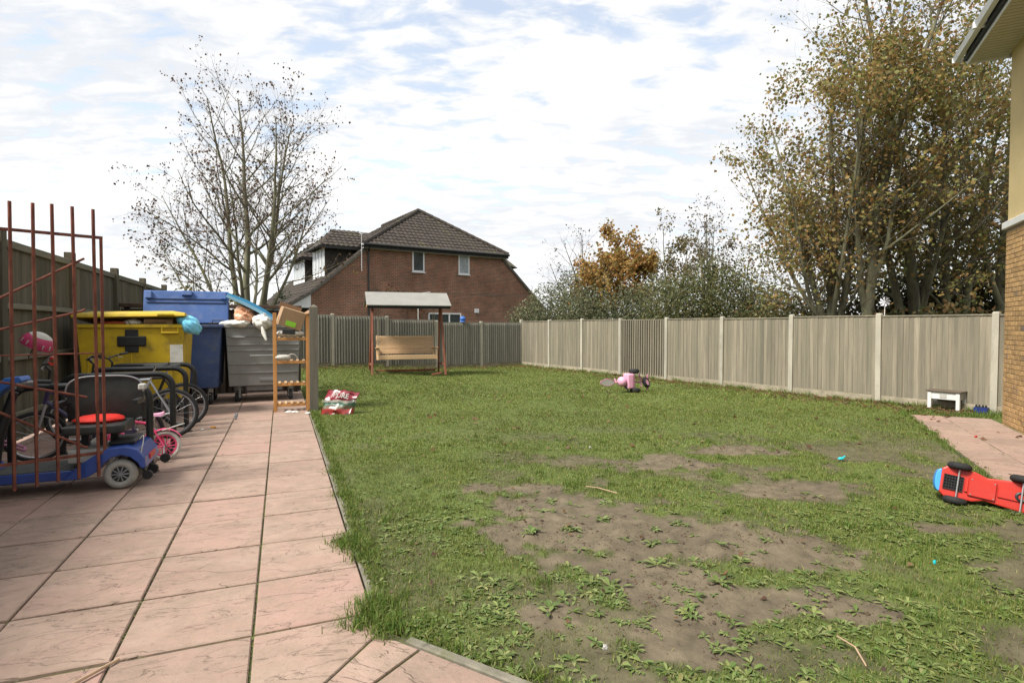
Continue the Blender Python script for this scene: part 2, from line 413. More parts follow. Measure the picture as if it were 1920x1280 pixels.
def grid(name, x0, x1, y0, y1, st):
    nx = int((x1 - x0) / st) + 1; ny = int((y1 - y0) / st) + 1
    X, Y = np.meshgrid(np.linspace(x0, x1, nx), np.linspace(y0, y1, ny))
    Z = lawn_z(X, Y); pv = paved(X, Y)
    Z = np.where(pv, -0.09, Z)
    s = soil(X, Y)[..., None]
    v_ = fbm(X * 0.8 + 7, Y * 0.8 + 2, 4)[..., None]
    green = np.array([0.082, 0.108, 0.028]) * (0.8 + 0.5 * v_)
    earth = np.array([0.122, 0.099, 0.066]) * (0.62 + 0.38 * sstep(.6, 1.0, s)) * (0.72 + 0.6 * fbm(X * 1.7 + 2, Y * 1.7 + 5, 5)[..., None])
    C = green * (1 - s) + earth * s
    i = np.arange(nx * ny).reshape(ny, nx)
    q = np.stack([i[:-1, :-1], i[:-1, 1:], i[1:, 1:], i[1:, :-1]], -1).reshape(-1, 4)
    cx = X[:-1, :-1].ravel() + st / 2; cy = Y[:-1, :-1].ravel() + st / 2
    keep = inside_garden(cx, cy, -0.25)
    o = bulk(name, np.stack([X, Y, Z], -1).reshape(-1, 3), q[keep], mt['lawn'], C.reshape(-1, 3), nside=4)
    for p in o.data.polygons: p.use_smooth = True
    return tag(o, kind='structure')
grid('lawn', -3.4, 8.0, 1.0, 7.5, 0.035)
grid('lawn_far_end', -9.0, 11.0, 7.5, 24.0, 0.13)

# ---- riven concrete paving
def slabmat():
    m, t, b = newmat('riven_pink_slab'); N = lambda ty: t.nodes.new(ty)
    tc = N('ShaderNodeTexCoord'); oi = N('ShaderNodeObjectInfo')
    cx = N('ShaderNodeCombineXYZ'); t.links.new(oi.outputs['Random'], cx.inputs[0]); t.links.new(oi.outputs['Random'], cx.inputs[1]); t.links.new(oi.outputs['Random'], cx.inputs[2])
    ad = N('ShaderNodeVectorMath'); ad.operation = 'MULTIPLY_ADD'; ad.inputs[1].default_value = (41, 23, 11)
    t.links.new(cx.outputs[0], ad.inputs[0]); t.links.new(tc.outputs['Object'], ad.inputs[2])
    def noise(scale, det, rough, dist, st, rot=0.0):
        mp = N('ShaderNodeMapping'); mp.inputs['Scale'].default_value = st; mp.inputs['Rotation'].default_value = (0, 0, rot)
        t.links.new(ad.outputs[0], mp.inputs[0])
        n = N('ShaderNodeTexNoise'); n.inputs['Scale'].default_value = scale; n.inputs['Detail'].default_value = det; n.inputs['Roughness'].default_value = rough; n.inputs['Distortion'].default_value = dist
        t.links.new(mp.outputs[0], n.inputs['Vector']); return n.outputs['Fac']
    def rng_(v, a, b_, c, d):
        r = N('ShaderNodeMapRange'); r.inputs['From Min'].default_value = a; r.inputs['From Max'].default_value = b_; r.inputs['To Min'].default_value = c; r.inputs['To Max'].default_value = d
        t.links.new(v, r.inputs['Value']); return r.outputs[0]
    def mix(f, A, B):
        x = N('ShaderNodeMix'); x.data_type = 'RGBA'
        for k, q in (('Factor', f), ('A', A), ('B', B)):
            if isinstance(q, tuple): x.inputs[k].default_value = (*q, 1)
            elif isinstance(q, float): x.inputs[k].default_value = q
            else: t.links.new(q, x.inputs[k])
        return x.outputs['Result']
    base = mix(rng_(noise(2.2, 6, 0.6, 0.3, (1, 1.6, 1)), 0.32, 0.68, 0, 1), (0.295, 0.196, 0.156), (0.335, 0.242, 0.19))
    base = mix(rng_(oi.outputs['Random'], 0.72, 1.0, 0.0, 0.85), base, (0.30, 0.185, 0.152))
    stain = rng_(noise(5.0, 9, 0.75, 0.0, (1, 1, 1)), 0.42, 0.66, 0.0, 0.75)
    base = mix(stain, base, (0.215, 0.165, 0.122))
    spk = rng_(noise(34.0, 8, 0.75, 0.4, (1, 1.5, 1)), 0.57, 0.67, 0.0, 0.6)
    base = mix(spk, base, (0.13, 0.095, 0.07))
    # splits of the riven face: thin wandering lines where a stretched noise crosses its middle
    rv = noise(2.6, 5, 0.55, 0.7, (1.0, 3.0, 1), 0.28)
    d = N('ShaderNodeMath'); d.operation = 'SUBTRACT'; t.links.new(rv, d.inputs[0]); d.inputs[1].default_value = 0.53
    ab = N('ShaderNodeMath'); ab.operation = 'ABSOLUTE'; t.links.new(d.outputs[0], ab.inputs[0])
    gate = rng_(noise(3.3, 3, 0.5, 0.0, (1, 1, 1)), 0.46, 0.58, 0.0, 1.0)
    ln = rng_(ab.outputs[0], 0.0, 0.012, 0.5, 0.0)
    ml = N('ShaderNodeMath'); ml.operation = 'MULTIPLY'; t.links.new(gate, ml.inputs[0]); t.links.new(ln, ml.inputs[1])
    base = mix(ml.outputs[0], base, (0.10, 0.075, 0.055))
    hs = N('ShaderNodeHueSaturation'); t.links.new(rng_(oi.outputs['Random'], 0, 1, 0.9, 1.12), hs.inputs['Value']); t.links.new(base, hs.inputs['Color'])
    t.links.new(hs.outputs[0], b.inputs['Base Color']); b.inputs['Roughness'].default_value = 0.82; b.inputs['Specular IOR Level'].default_value = 0.3
    stp = rng_(rv, 0.515, 0.545, 0.0, 1.0)
    fine = noise(48, 7, 0.7, 0.2, (1, 1.6, 1))
    s2 = N('ShaderNodeMath'); s2.operation = 'MULTIPLY_ADD'; t.links.new(fine, s2.inputs[0]); s2.inputs[1].default_value = 0.55; t.links.new(stp, s2.inputs[2])
    s3 = N('ShaderNodeMath'); s3.operation = 'MULTIPLY_ADD'; t.links.new(rv, s3.inputs[0]); s3.inputs[1].default_value = 2.2; t.links.new(s2.outputs[0], s3.inputs[2])
    bp = N('ShaderNodeBump'); bp.inputs['Strength'].default_value = 0.75; bp.inputs['Distance'].default_value = 0.008
    t.links.new(s3.outputs[0], bp.inputs['Height']); t.links.new(bp.outputs[0], b.inputs['Normal'])
    return m
mt['slab'] = slabmat()
mt['joint'] = M('mossy_joint', (0.075, 0.066, 0.042), 0.95, 0.5, 6, bump=0.6, bscale=60, dirt=((0.085, 0.105, 0.022), 0.44, 0.56, 2.2))
def clip_poly(poly, p, n):
    """keep the side of the line through p where (q-p).n <= 0"""
    outp = []
    for i in range(len(poly)):
        a = poly[i]; b = poly[(i + 1) % len(poly)]
        da = (a[0] - p[0]) * n[0] + (a[1] - p[1]) * n[1]; db = (b[0] - p[0]) * n[0] + (b[1] - p[1]) * n[1]
        if da <= 0: outp.append(a)
        if (da < 0 < db) or (db < 0 < da):
            k = da / (da - db); outp.append((a[0] + (b[0] - a[0]) * k, a[1] + (b[1] - a[1]) * k))
    return outp
def slab_piece(poly, parent, rz, dz=0.0, th=0.05):
    c = Vector((sum(q[0] for q in poly) / len(poly), sum(q[1] for q in poly) / len(poly), 0))
    m = Matrix.Rotation(-rz, 3, 'Z'); n = len(poly)
    lp = [m @ (Vector((q[0], q[1], 0)) - c) for q in poly]
    b = 0.006
    ins = []
    for q in lp:
        L = q.length; ins.append(q * ((L - b * 1.4) / L))
    mb = MB()
    mb.add([(q.x, q.y, -th) for q in lp] + [(q.x, q.y, -b) for q in lp] + [(q.x, q.y, 0) for q in ins],
           [tuple(range(2 * n, 3 * n))] + [(i, (i + 1) % n, n + (i + 1) % n, n + i) for i in range(n)] + [(n + i, n + (i + 1) % n, 2 * n + (i + 1) % n, 2 * n + i) for i in range(n)])
    o = mb.build('slab', mt['slab'], parent)
    o.location = c + Vector((0, 0, dz)); o.rotation_euler = (random.uniform(-.004, .004), random.uniform(-.004, .004), rz)
    return o
# bed under the patio, with the moss of the joints
bed = MB(); q = [P(-1.0, -3.6), P(-1.0, 0.45), P(20.3, 0.45), P(20.3, -3.6)]
bed.add([(a.x, a.y, -0.017) for a in q] + [(a.x, a.y, -0.12) for a in q], [(0, 1, 2, 3), (0, 4, 5, 1), (1, 5, 6, 2), (2, 6, 7, 3), (3, 7, 4, 0)])
patio = tag(bed.build('patio', mt['joint']), kind='structure')
NPJ = Vector((-0.70, 2.79, 0)); NPD = Vector((0.33, 0.944, 0)).normalized(); NPN = Vector((NPD.y, -NPD.x, 0))   # joint where the side path meets it
us = [3.11 + 0.646 * i for i in range(-4, 20)]; vcol = [-3.58, -2.975, -2.37, -1.765, -1.36 + .2, -0.755, -0.148, 0.452]
vcol = [-3.785, -3.18, -2.575, -1.97, -1.362, -0.756, -0.148, 0.452]
for j in range(len(us) - 1):
    for i in range(len(vcol) - 1):
        g_ = 0.006; gu = 0.0125
        qs = [P(us[j] + gu, vcol[i] + g_), P(us[j] + gu, vcol[i + 1] - g_), P(us[j + 1] - gu, vcol[i + 1] - g_), P(us[j + 1] - gu, vcol[i] + g_)]
        poly = clip_poly([(a.x, a.y) for a in qs], NPJ - NPN * 0.008, NPN)
        if len(poly) < 3: continue
        ar = abs(sum(poly[k][0] * poly[(k + 1) % len(poly)][1] - poly[(k + 1) % len(poly)][0] * poly[k][1] for k in range(len(poly)))) / 2
        if ar < 0.01: continue
        slab_piece(poly, patio, A_P, random.uniform(-0.004, 0.004))
# concrete edging strip between patio and lawn
mt['edging'] = M('concrete_edging', (0.165, 0.15, 0.115), 0.9, 0.3, 9, bump=0.4, bscale=70, dirt=((0.10, 0.105, 0.05), 0.48, 0.7, 5.0))
for k in range(11):
    u0 = 3.0 + k * 0.92
    e = MB(); e.box((0, 0, -0.06), (0.045, 0.91, 0.11)); o = e.build('edging', mt['edging'], patio, bevel=0.006)
    o.location = P(u0 + 0.46, 0.482, random.uniform(-.008, .0)); o.rotation_euler = (0, 0, A_P + random.uniform(-.01, .01))
# side path by the near wall
pb = MB(); qq = [KP - KA * 0.25 - KB * 0.0, KP + KA * 3.2, KP + KA * 3.2 - KB * 2.0, KP - KA * 0.25 - KB * 2.0]
pb.add([(a.x, a.y, -0.013) for a in qq] + [(a.x, a.y, -0.12) for a in qq], [(0, 3, 2, 1), (0, 1, 5, 4), (1, 2, 6, 5), (2, 3, 7, 6), (3, 0, 4, 7)])
path = tag(pb.build('side_path', mt['joint']), kind='structure')
J2 = Vector((-0.43, 2.72, 0)); cur = None
rzk = math.atan2(KA.y, KA.x)
far = lambda s: KP + KA * s - KB * 0.045
nearp = lambda s, w=0.6: KP + KA * s - KB * w
s2 = (J2 - KP).dot(KA)
a_ = [(NPJ + NPN * 0.008), far(-0.02), far(s2 - 0.007), nearp(s2 - 0.007, 0.62), NPJ + NPN * 0.008 - NPD * 0.75]
slab_piece([(q.x, q.y) for q in a_], path, rzk)
for k in range(5):
    s0 = s2 + 0.605 * k + 0.007; s1 = s2 + 0.605 * (k + 1) - 0.007
    slab_piece([(q.x, q.y) for q in (far(s0), far(s1), nearp(s1), nearp(s0))], path, rzk, random.uniform(-.003, .003))
    slab_piece([(q.x, q.y) for q in (nearp(s0, .614), nearp(s1, .614), nearp(s1, 1.21), nearp(s0, 1.21))], path, rzk, random.uniform(-.003, .003))
for k in range(4):
    c = KP + KA * (0.03 + 0.46 + 0.92 * k) - KB * 0.016
    e = MB(); e.box((0, 0, -0.05), (0.91, 0.048, 0.125)); o = e.build('edging', mt['edging'], path, bevel=0.007); o.location = c; o.rotation_euler = (0, 0, rzk + random.uniform(-.008, .008))
# path along the right-hand building
qq = [RP0, RP0 + HN * 1.2, RP0 + HN * 1.2 - HE * 8.5, RP0 - HE * 8.5]
pb = MB(); pb.add([(a.x, a.y, -0.011) for a in qq] + [(a.x, a.y, -0.12) for a in qq], [(0, 1, 2, 3), (0, 4, 5, 1), (1, 5, 6, 2), (2, 6, 7, 3), (3, 7, 4, 0)])
rpath = tag(pb.build('house_path', mt['joint']), kind='structure')
rzh = math.atan2(HE.y, HE.x) - math.pi / 2
for k in range(13):
    for w0, w1 in ((0.02, 0.50), (0.512, 1.17)):
        a0 = -0.646 * k - 0.02; a1 = -0.646 * (k + 1) - 0.006
        slab_piece([(q.x, q.y) for q in (RP0 + HN * w0 + HE * a0, RP0 + HN * w1 + HE * a0, RP0 + HN * w1 + HE * a1, RP0 + HN * w0 + HE * a1)], rpath, rzh, random.uniform(-.005, .004))

# ================================================================ FENCES
def board_mesh(name, w, h, t, mat, lean=0.006):
    """feather-edged board: thin on one edge, thick on the other"""
    mb = MB(); mb.add([(-w / 2, 0, 0), (w / 2, -t, 0), (w / 2, 0.006, 0), (-w / 2, 0.006, 0), (-w / 2, 0, h), (w / 2, -t, h), (w / 2, 0.006, h), (-w / 2, 0.006, h)],
                      [(0, 3, 2, 1), (4, 5, 6, 7), (0, 1, 5, 4), (1, 2, 6, 5), (2, 3, 7, 6), (3, 0, 4, 7)])
    return mb.mesh(name, mat)
def post_mesh(name, w, h, mat):
    mb = MB(); a = w / 2; b = a * 0.72
    mb.add([(-a, -a, -0.2), (a, -a, -0.2), (a, a, -0.2), (-a, a, -0.2), (-a, -a, h - .03), (a, -a, h - .03), (a, a, h - .03), (-a, a, h - .03), (-b, -b, h), (b, -b, h), (b, b, h), (-b, b, h)],
           [(0, 3, 2, 1), (0, 1, 5, 4), (1, 2, 6, 5), (2, 3, 7, 6), (3, 0, 4, 7), (4, 5, 9, 8), (5, 6, 10, 9), (6, 7, 11, 10), (7, 4, 8, 11), (8, 9, 10, 11)])
    return mb.mesh(name, mat)
def panel_fence(name, label, start, d, n0, n1, s, bmat, h=1.70, ph=1.83, zf=None, ribbed=(), pw=0.10, gz=0.13, back=0.02):
    """panels between slotted concrete posts; d runs along the fence, its visible face looks to local -y"""
    rz = math.atan2(d.y, d.x)
    f = empty(name, start, rz, label, 'fence')
    pm = post_mesh('post', pw, ph, mt['concrete'])
    nb = 19; bw = (s - pw) / nb
    bms = [board_mesh('board', bw + 0.012, h - gz, tk, bmat) for tk in ((0.005, 0.007, 0.010) if not len(ribbed) > 2 else (0.014, 0.019, 0.024))]
    rib = board_mesh('board', bw * 0.62, h - gz, 0.03, bmat)
    gb = MB(); gb.bb(-(s - pw) / 2 - .02, (s - pw) / 2 + .02, -0.014, 0.014, -0.1, gz); gm = gb.mesh('gravel_board', mt['gravel'], bevel=0.004)
    cap = MB(); cap.bb(-(s - pw) / 2, (s - pw) / 2, -0.022, 0.022, 0, 0.028); cm = cap.mesh('capping', bmat, bevel=0.004)
    ral = MB(); ral.bb(-(s - pw) / 2, (s - pw) / 2, 0.008, 0.04, 0, 0.07); rm = ral.mesh('rail', mt['rail_wood'])
    z_at = lambda x: float(zf(start + d * x)) if zf else 0.0
    for k in range(n0, n1 + 1):
        link('post', pm, f, (k * s, 0, z_at(k * s) + random.uniform(-.01, .015)), (random.uniform(-.008, .008), random.uniform(-.006, .006), 0))
        if k == n1: break
        xc = (k + 0.5) * s; z = z_at(xc); dz = random.uniform(-.012, .012)
        link('gravel_board', gm, f, (xc, 0, z)); link('capping', cm, f, (xc, 0, z + h + dz))
        for rzv in (0.35, 1.0, 1.5): link('rail', rm, f, (xc, 0, z + rzv))
        for i in range(nb):
            x = k * s + pw / 2 + (i + 0.5) * bw
            lo = link('board', random.choice(bms), f, (x, random.uniform(-.003, .003), z + gz + dz + random.uniform(-.004, 0)), (0, random.uniform(-.003, .003), random.uniform(-.03, .03)))
            if k in ribbed: link('board', rib, f, (x, -0.024, z + gz + dz))
    return f
# right: from the far corner towards the house (local x towards us, face to the lawn)
panel_fence('fence', 'sandy timber panel fence with concrete posts along the right side of lawn', CORNER + Vector((0, 0, 0)), -FR, 0, 9, 1.907, mt['board_r'], 1.77, 1.84, None, ribbed=(3,))
# back: from the left towards the corner
panel_fence('fence', 'grey timber panel fence behind the swing seat at back of lawn', CORNER - FB * 1.907 * 7, FB, 0, 7, 1.907, mt['board_b'], 1.70, 1.78, lambda p: gh(p.x, p.y), ribbed=range(7))
# left: tall close-boarded fence with timber posts
LV = -3.32
lf = empty('fence', P(3.2, LV), A_P + math.pi / 2, 'tall dark weathered board fence with thick posts behind bikes and bins', 'fence')
SP = 2.7; LH = 2.70
lpm = MB(); lpm.bb(-.07, .07, -.085, .05, -0.2, LH + .13); lpm = lpm.mesh('post', mt['board_l'], bevel=0.008)
lbms = [board_mesh('board', 0.125, LH - .1, tk, mt['board_l']) for tk in (0.018, 0.024, 0.03)]
lrm = MB(); lrm.bb(-SP / 2 + .07, SP / 2 - .07, -.07, -.02, 0, .075); lrm = lrm.mesh('rail', mt['rail_wood'], bevel=0.006)
lcm = MB(); lcm.bb(-SP / 2 + .07, SP / 2 - .07, -.05, .03, 0, .10); lcm = lcm.mesh('capping', mt['rail_wood'], bevel=0.006)
# posts seen in the photograph stand at u = 11.7, 14.4, 17.1 ...
off = 0.4
for k in range(-1, 7):
    x = off + k * SP
    link('post', lpm, lf, (x, 0, random.uniform(-.02, .02)), (random.uniform(-.01, .01), random.uniform(-.006, .006), 0))
    if k == 6: break
    link('capping', lcm, lf, (x + SP / 2, 0, LH - .10))
    for z in (0.35, 1.12, 1.80): link('rail', lrm, lf, (x + SP / 2, 0, z))
    nb = int((SP - .14) / .112)
    for i in range(nb):
        link('board', random.choice(lbms), lf, (x + .07 + (i + .5) * (SP - .14) / nb, 0.005 + random.uniform(-.004, .004), 0.04 + random.uniform(-.01, 0)), (0, random.uniform(-.004, .004), math.pi * 0 + random.uniform(-.03, .03)))

# ================================================================ RED BRICK HOUSE BEHIND THE BACK FENCE
mt['redbrick'] = brickmat('red_brown_brick', (0.275, 0.108, 0.062), (0.165, 0.085, 0.056), (0.27, 0.22, 0.175), ms=0.011)
mt['tile'] = M('brown_roof_tile', (0.046, 0.037, 0.03), 0.9, 0.35, 3.5, bump=0.3, bscale=40, dirt=((0.085, 0.085, 0.035), 0.55, 0.72, 1.1))
mt['dark_trim'] = M('black_gutter', (0.016, 0.018, 0.018), 0.5, 0.2, 6)
mt['dark_tilehang'] = M('dark_cheek', (0.03, 0.025, 0.02), 0.8, 0.3, 6)
mt['lead'] = M('verge_mortar', (0.11, 0.10, 0.085), 0.9, 0.25, 8)
H0 = Vector((-6.94, 27.0, 0)); rzH = math.atan2(0.543, 0.84)
house = empty('brick_house', H0, rzH, 'red brown brick house with half hipped tiled roof beyond back fence', 'house')
E_Z = 5.50; W = 7.55; RZ = 7.95; DEP = 11.0
prof = [(-2.64, -0.3), (10.1, -0.3), (10.1, 3.0), (W, E_Z), (0, E_Z), (-2.64, 3.15)]
w = MB(); w.prism(prof, 0, DEP); wall = w.build('wall', mt['redbrick'], house)
# upper hipped roof from tiles
def tiles(o0, du, dv, nrm, spans, tw=0.24, name='roof_tile', parent=None, ph=0.032):
    """rows of profiled tiles on a plane: o0 eave corner, du along eave, dv up the slope; spans: function(slope distance) -> (from, to)"""
    mb = MB(); row = 0.29; j = 0
    L = spans[1]
    while j * row < L - 0.05:
        sd = j * row; a, b = spans[0](sd + row * 0.5)
        k0 = math.floor(a / tw)
        x = k0 * tw
        while x < b:
            xs = [max(a, x), max(a, min(b, x + tw * .35)), max(a, min(b, x + tw * .62)), max(a, min(b, x + tw))]
            hh = [0.0, ph, ph, 0.0]
            if xs[3] - xs[0] > 0.03:
                jz = random.uniform(0, .008)
                lo = [o0 + du * q + dv * sd + nrm * (0.035 + h_ + jz) for q, h_ in zip(xs, hh)]
                hi = [o0 + du * q + dv * min(L, sd + row + .04) + nrm * (0.005 + h_) for q, h_ in zip(xs, hh)]
                bt = [o0 + du * q + dv * sd - nrm * 0.0 for q in xs]
                mb.add(lo + hi + bt, [(0, 1, 5, 4), (1, 2, 6, 5), (2, 3, 7, 6), (8, 9, 1, 0), (9, 10, 2, 1), (10, 11, 3, 2)])
            x += tw
        j += 1
    return tag(mb.build(name, mt['tile'], parent), kind='stuff')
xl, xr, yf, yb = -0.28, W + 0.28, -0.32, DEP + .3
xm = (xl + xr) / 2; hip = 2.95
core = MB()
core.add([(xl, yf, E_Z - .02), (xr, yf, E_Z - .02), (xr, yb, E_Z - .02), (xl, yb, E_Z - .02), (xm, yf + hip, RZ), (xm, yb - hip, RZ)], [(0, 1, 4), (1, 2, 5, 4), (2, 3, 5), (3, 0, 4, 5), (3, 2, 1, 0)])
roof = core.build('roof', mt['tile'], house)
half = (xr - xl) / 2
def slope(o0, du, up_h, up_v, name, spanf, L): 
    dv = Vector((*up_h, up_v)).normalized(); du = Vector(du); n_ = du.cross(dv)
    if n_.z < 0: n_ = -n_
    tiles(Vector(o0), du, dv, n_, (spanf, L), parent=house)
rise = RZ - E_Z
Lh = math.hypot(hip, rise); slope((xl, yf, E_Z - .02), (1, 0, 0), (0, hip), rise, 'hip', lambda s: (half * s / Lh, 2 * half - half * s / Lh), Lh)
Ls = math.hypot(half, rise)
slope((xl, yf, E_Z - .02), (0, 1, 0), (half, 0), rise, 'side', lambda s: (hip * s / Ls, (yb - yf) - hip * s / Ls), Ls)
slope((xr, yf, E_Z - .02), (0, 1, 0), (-half, 0), rise, 'side', lambda s: (hip * s / Ls, (yb - yf) - hip * s / Ls), Ls)
# hip and ridge cappings
rt = MB()
for a, b in (((xl, yf, E_Z + .02), (xm, yf + hip, RZ + .05)), ((xr, yf, E_Z + .02), (xm, yf + hip, RZ + .05)), ((xm, yf + hip, RZ + .05), (xm, yb - hip, RZ + .05))):
    a = Vector(a); b = Vector(b); n_ = int((b - a).length / .4)
    for k in range(n_): rt.tube([a.lerp(b, k / n_), a.lerp(b, (k + 1.05) / n_)], [0.12, 0.105], 8)
rt.build('ridge_tiles', mt['tile'], house)
# lower side slopes with verge
for sgn, pts in ((-1, [(0.05, E_Z), (-2.64, 3.18), (-3.85, 2.45)]), (1, [(W - .05, E_Z), (10.1, 3.05), (10.7, 2.5)])):
    for (x0, z0), (x1, z1) in zip(pts[:-1], pts[1:]):
        dvv = Vector((x0 - x1, 0, z0 - z1)); L = dvv.length
        m_ = MB(); n_ = Vector((-(z0 - z1), 0, (x0 - x1))).normalized()
        if n_.z < 0: n_ = -n_
        a0, a1, b0, b1 = Vector((x1, -0.09, z1)), Vector((x1, DEP, z1)), Vector((x0, -.09, z0)), Vector((x0, DEP, z0))
        m_.add([a0, a1, b1, b0, a0 - n_ * .12, a1 - n_ * .12, b1 - n_ * .12, b0 - n_ * .12], [(0, 1, 2, 3), (4, 7, 6, 5), (0, 3, 7, 4), (0, 4, 5, 1), (1, 5, 6, 2), (2, 6, 7, 3)])
        m_.build('side_roof', mt['lead'], house)
        tiles(Vector((x1, -0.02, z1)), Vector((0, 1, 0)), dvv.normalized(), n_, (lambda s: (0, DEP), L), parent=house)
# white boxed end of the eaves and its gutter
be = MB(); be.prism([(-2.66, 3.05), (-2.66, 2.42), (-3.62, 2.42)], -0.05, 0.06); be.build('eaves_box', mt['upvc'], house)
be = MB(); be.tube([(-3.9, -.1, 2.42), (-3.9, DEP, 2.42)], 0.055, 8); be.build('gutter', mt['dark_trim'], house)
be = MB(); be.bb(-3.9, -2.6, 0.3, DEP, 2.30, 2.40); be.build('soffit', mt['dark_trim'], house)
# front gutter, fascia, down pipe
ft = MB(); ft.tube([(xl - .02, yf - .06, E_Z - .03), (xr + .02, yf - .06, E_Z - .03)], 0.062, 8); ft.build('gutter', mt['dark_trim'], house)
ft = MB(); ft.bb(xl, xr, yf - .001, yf + .03, E_Z - .20, E_Z - .03); ft.build('fascia', mt['dark_trim'], house)
ft = MB(); ft.bb(xl, xr, yf + .03, -0.002, E_Z - .20, E_Z - .17); ft.build('soffit', mt['upvc'], house)
ft = MB(); ft.tube([(0.02, yf - .03, E_Z - .08), (0.02, -.07, E_Z - .35), (0.02, -.07, 0)], 0.045, 8); ft.build('downpipe', mt['dark_trim'], house)
ft = MB(); ft.cyl((xl - .05, yf - .06, E_Z - .05), (xl - .05, yf + .05, E_Z - .05), .05); ft.build('gutter_end', mt['upvc'], house)
# windows: white frames in real openings (recess boxes set into the brickwork)
def window(parent, x, z, w_, h_, blind=None, y=0.0, name='window', mull=()):
    o = bpy.data.objects.new(name, None); COL.objects.link(o); o.parent = parent; o.location = (x, y, z); o.empty_display_size = .1
    fr = MB(); t = 0.075
    fr.bb(-w_ / 2, -w_ / 2 + t, -.035, .02, -h_ / 2, h_ / 2); fr.bb(w_ / 2 - t, w_ / 2, -.035, .02, -h_ / 2, h_ / 2)
    fr.bb(-w_ / 2 + t, w_ / 2 - t, -.034, .02, h_ / 2 - t, h_ / 2); fr.bb(-w_ / 2 + t, w_ / 2 - t, -.034, .02, -h_ / 2, -h_ / 2 + t)
    for q in mull: fr.bb(q - .035, q + .035, -.033, .02, -h_ / 2 + t, h_ / 2 - t)
    fr.build('frame', mt['upvc'], o, bevel=0.006)
    gl = MB(); gl.bb(-w_ / 2 + t, w_ / 2 - t, -.012, -.006, -h_ / 2 + t, h_ / 2 - t); gl.build('pane', blind or mt['glass'], o)
    si = MB(); si.bb(-w_ / 2 - .04, w_ / 2 + .04, -.09, .0, -h_ / 2 - .05, -h_ / 2); si.build('sill', mt['upvc'], o, bevel=0.006)
    return o
mt['netted'] = M('netted_glass', (0.30, 0.34, 0.36), 0.25, 0.25, 7, spec=0.6)
window(house, 2.62, 4.86, 0.66, 1.08)
window(house, 5.22, 4.86, 0.66, 1.08, mt['netted'])
window(house, 4.1, 1.75, 1.9, 1.05, mull=(0.25,))
# TV aerial pole, vent, creeper and overflow pipe on the gable
ft = MB(); ft.tube([(-0.32, -.12, 4.2), (-0.32, -.12, 6.0)], 0.019, 8); ft.tube([(-.32, -.12, 5.95), (-.25, -.3, 6.0)], .02, 6); ft.tube([(-.32, -.12, 5.95), (-.4, -.02, 6.02)], .02, 6); ft.tube([(-.32, 0, 4.5), (-.32, -.12, 4.5)], .02, 6); ft.tube([(-.32, 0, 5.2), (-.32, -.12, 5.2)], .02, 6)
ft.build('aerial_pole', M('pale_pole', (.42, .42, .42), .5), house)
ft = MB(); ft.bb(5.85, 6.12, -.05, 0.0, 2.30, 2.52); ft.build('vent_cover', mt['upvc'], house, bevel=.01)
ft = MB()
for z in (3.27,): ft.bb(0.1, 9.4, -.012, 0.0, z, z + .035)
ft.build('string_course', M('pale_mortar', (0.2, 0.17, 0.14), .9), house)
# dormers on the left slope: white faces between brown posts, under their own hipped roofs
def dormer(b0, b1, zt, zr, t0=-1.85, name='dormer'):
    d = bpy.data.objects.new(name, None); COL.objects.link(d); d.parent = house; d.empty_display_size = .1
    slope_z = lambda x: E_Z + x * (E_Z - 3.18) / 2.64
    c = MB(); c.prism([(t0, slope_z(t0) - .1), (0.3, slope_z(0.3) - 1.2), (0.3, zt), (t0, zt)], b0, b1); c.build('cheek', mt['dark_tilehang'], d)
    n_ = 4; st = (b1 - b0) / n_
    f = MB()
    for k in range(n_): f.bb(t0 - .03, t0 - .001, b0 + k * st + .06, b0 + (k + 1) * st - .06, slope_z(t0) + .05, zt - .06)
    f.build('white_panel', mt['upvc'], d, bevel=.005)
    g2 = MB()
    for k in range(n_): g2.bb(t0 - .036, t0 - .031, b0 + k * st + .18, b0 + (k + 1) * st - .18, slope_z(t0) + .35, zt - .16)
    g2.build('pane', mt['netted'], d)
    x0 = t0 - .32; y0 = b0 - .3; y1 = b1 + .3; ym = (y0 + y1) / 2; hx = 1.0
    r_ = MB(); r_.add([(x0, y0, zt), (x0, y1, zt), (1.9, y1, zt), (1.9, y0, zt), (x0 + hx, ym, zr), (2.2, ym, zr)], [(0, 4, 1), (0, 3, 5, 4), (1, 4, 5, 2), (0, 1, 2, 3), (3, 2, 5)])
    r_.build('dormer_roof', mt['tile'], d)
    hw = (y1 - y0) / 2; up = math.hypot(hw, zr - zt)
    for (yy, sg) in ((y0, 1), (y1, -1)):
        dv = Vector((0, sg * hw, zr - zt)).normalized(); nn = Vector((0, -sg * (zr - zt), hw)).normalized()
        tiles(Vector((x0, yy, zt)), Vector((1, 0, 0)), dv, nn, (lambda s: (hx * s / up, 2.3), up), parent=d)
    e = MB(); e.tube([(x0 - .03, y0, zt - .04), (x0 - .03, y1, zt - .04)], .05, 8); e.build('gutter', mt['dark_trim'], d)
    e = MB(); e.bb(x0, 0.2, y0 - .02, y0 + .02, zt - .12, zt + .01); e.build('fascia', mt['dark_trim'], d)
dormer(0.55, 2.9, 5.35, 6.35)
dormer(4.6, 7.4, 5.2, 6.2)
rd = MB(); rd.add([(W + .2, 1.2, 5.35), (W + 1.9, 1.2, 5.0), (W + 1.9, 3.8, 5.0), (W + .2, 3.8, 5.35), (W + .2, 2.5, 6.35), (W + .9, 2.5, 6.3)], [(0, 1, 5, 4), (1, 2, 5), (2, 3, 4, 5), (0, 3, 2, 1)]); rd.build('dormer_roof', mt['tile'], house)
rd = MB(); rd.prism([(W - .2, 4.6), (W + 1.5, 3.9), (W + 1.5, 5.0), (W - .2, 5.3)], 1.4, 3.6); rd.build('cheek', mt['dark_tilehang'], house)
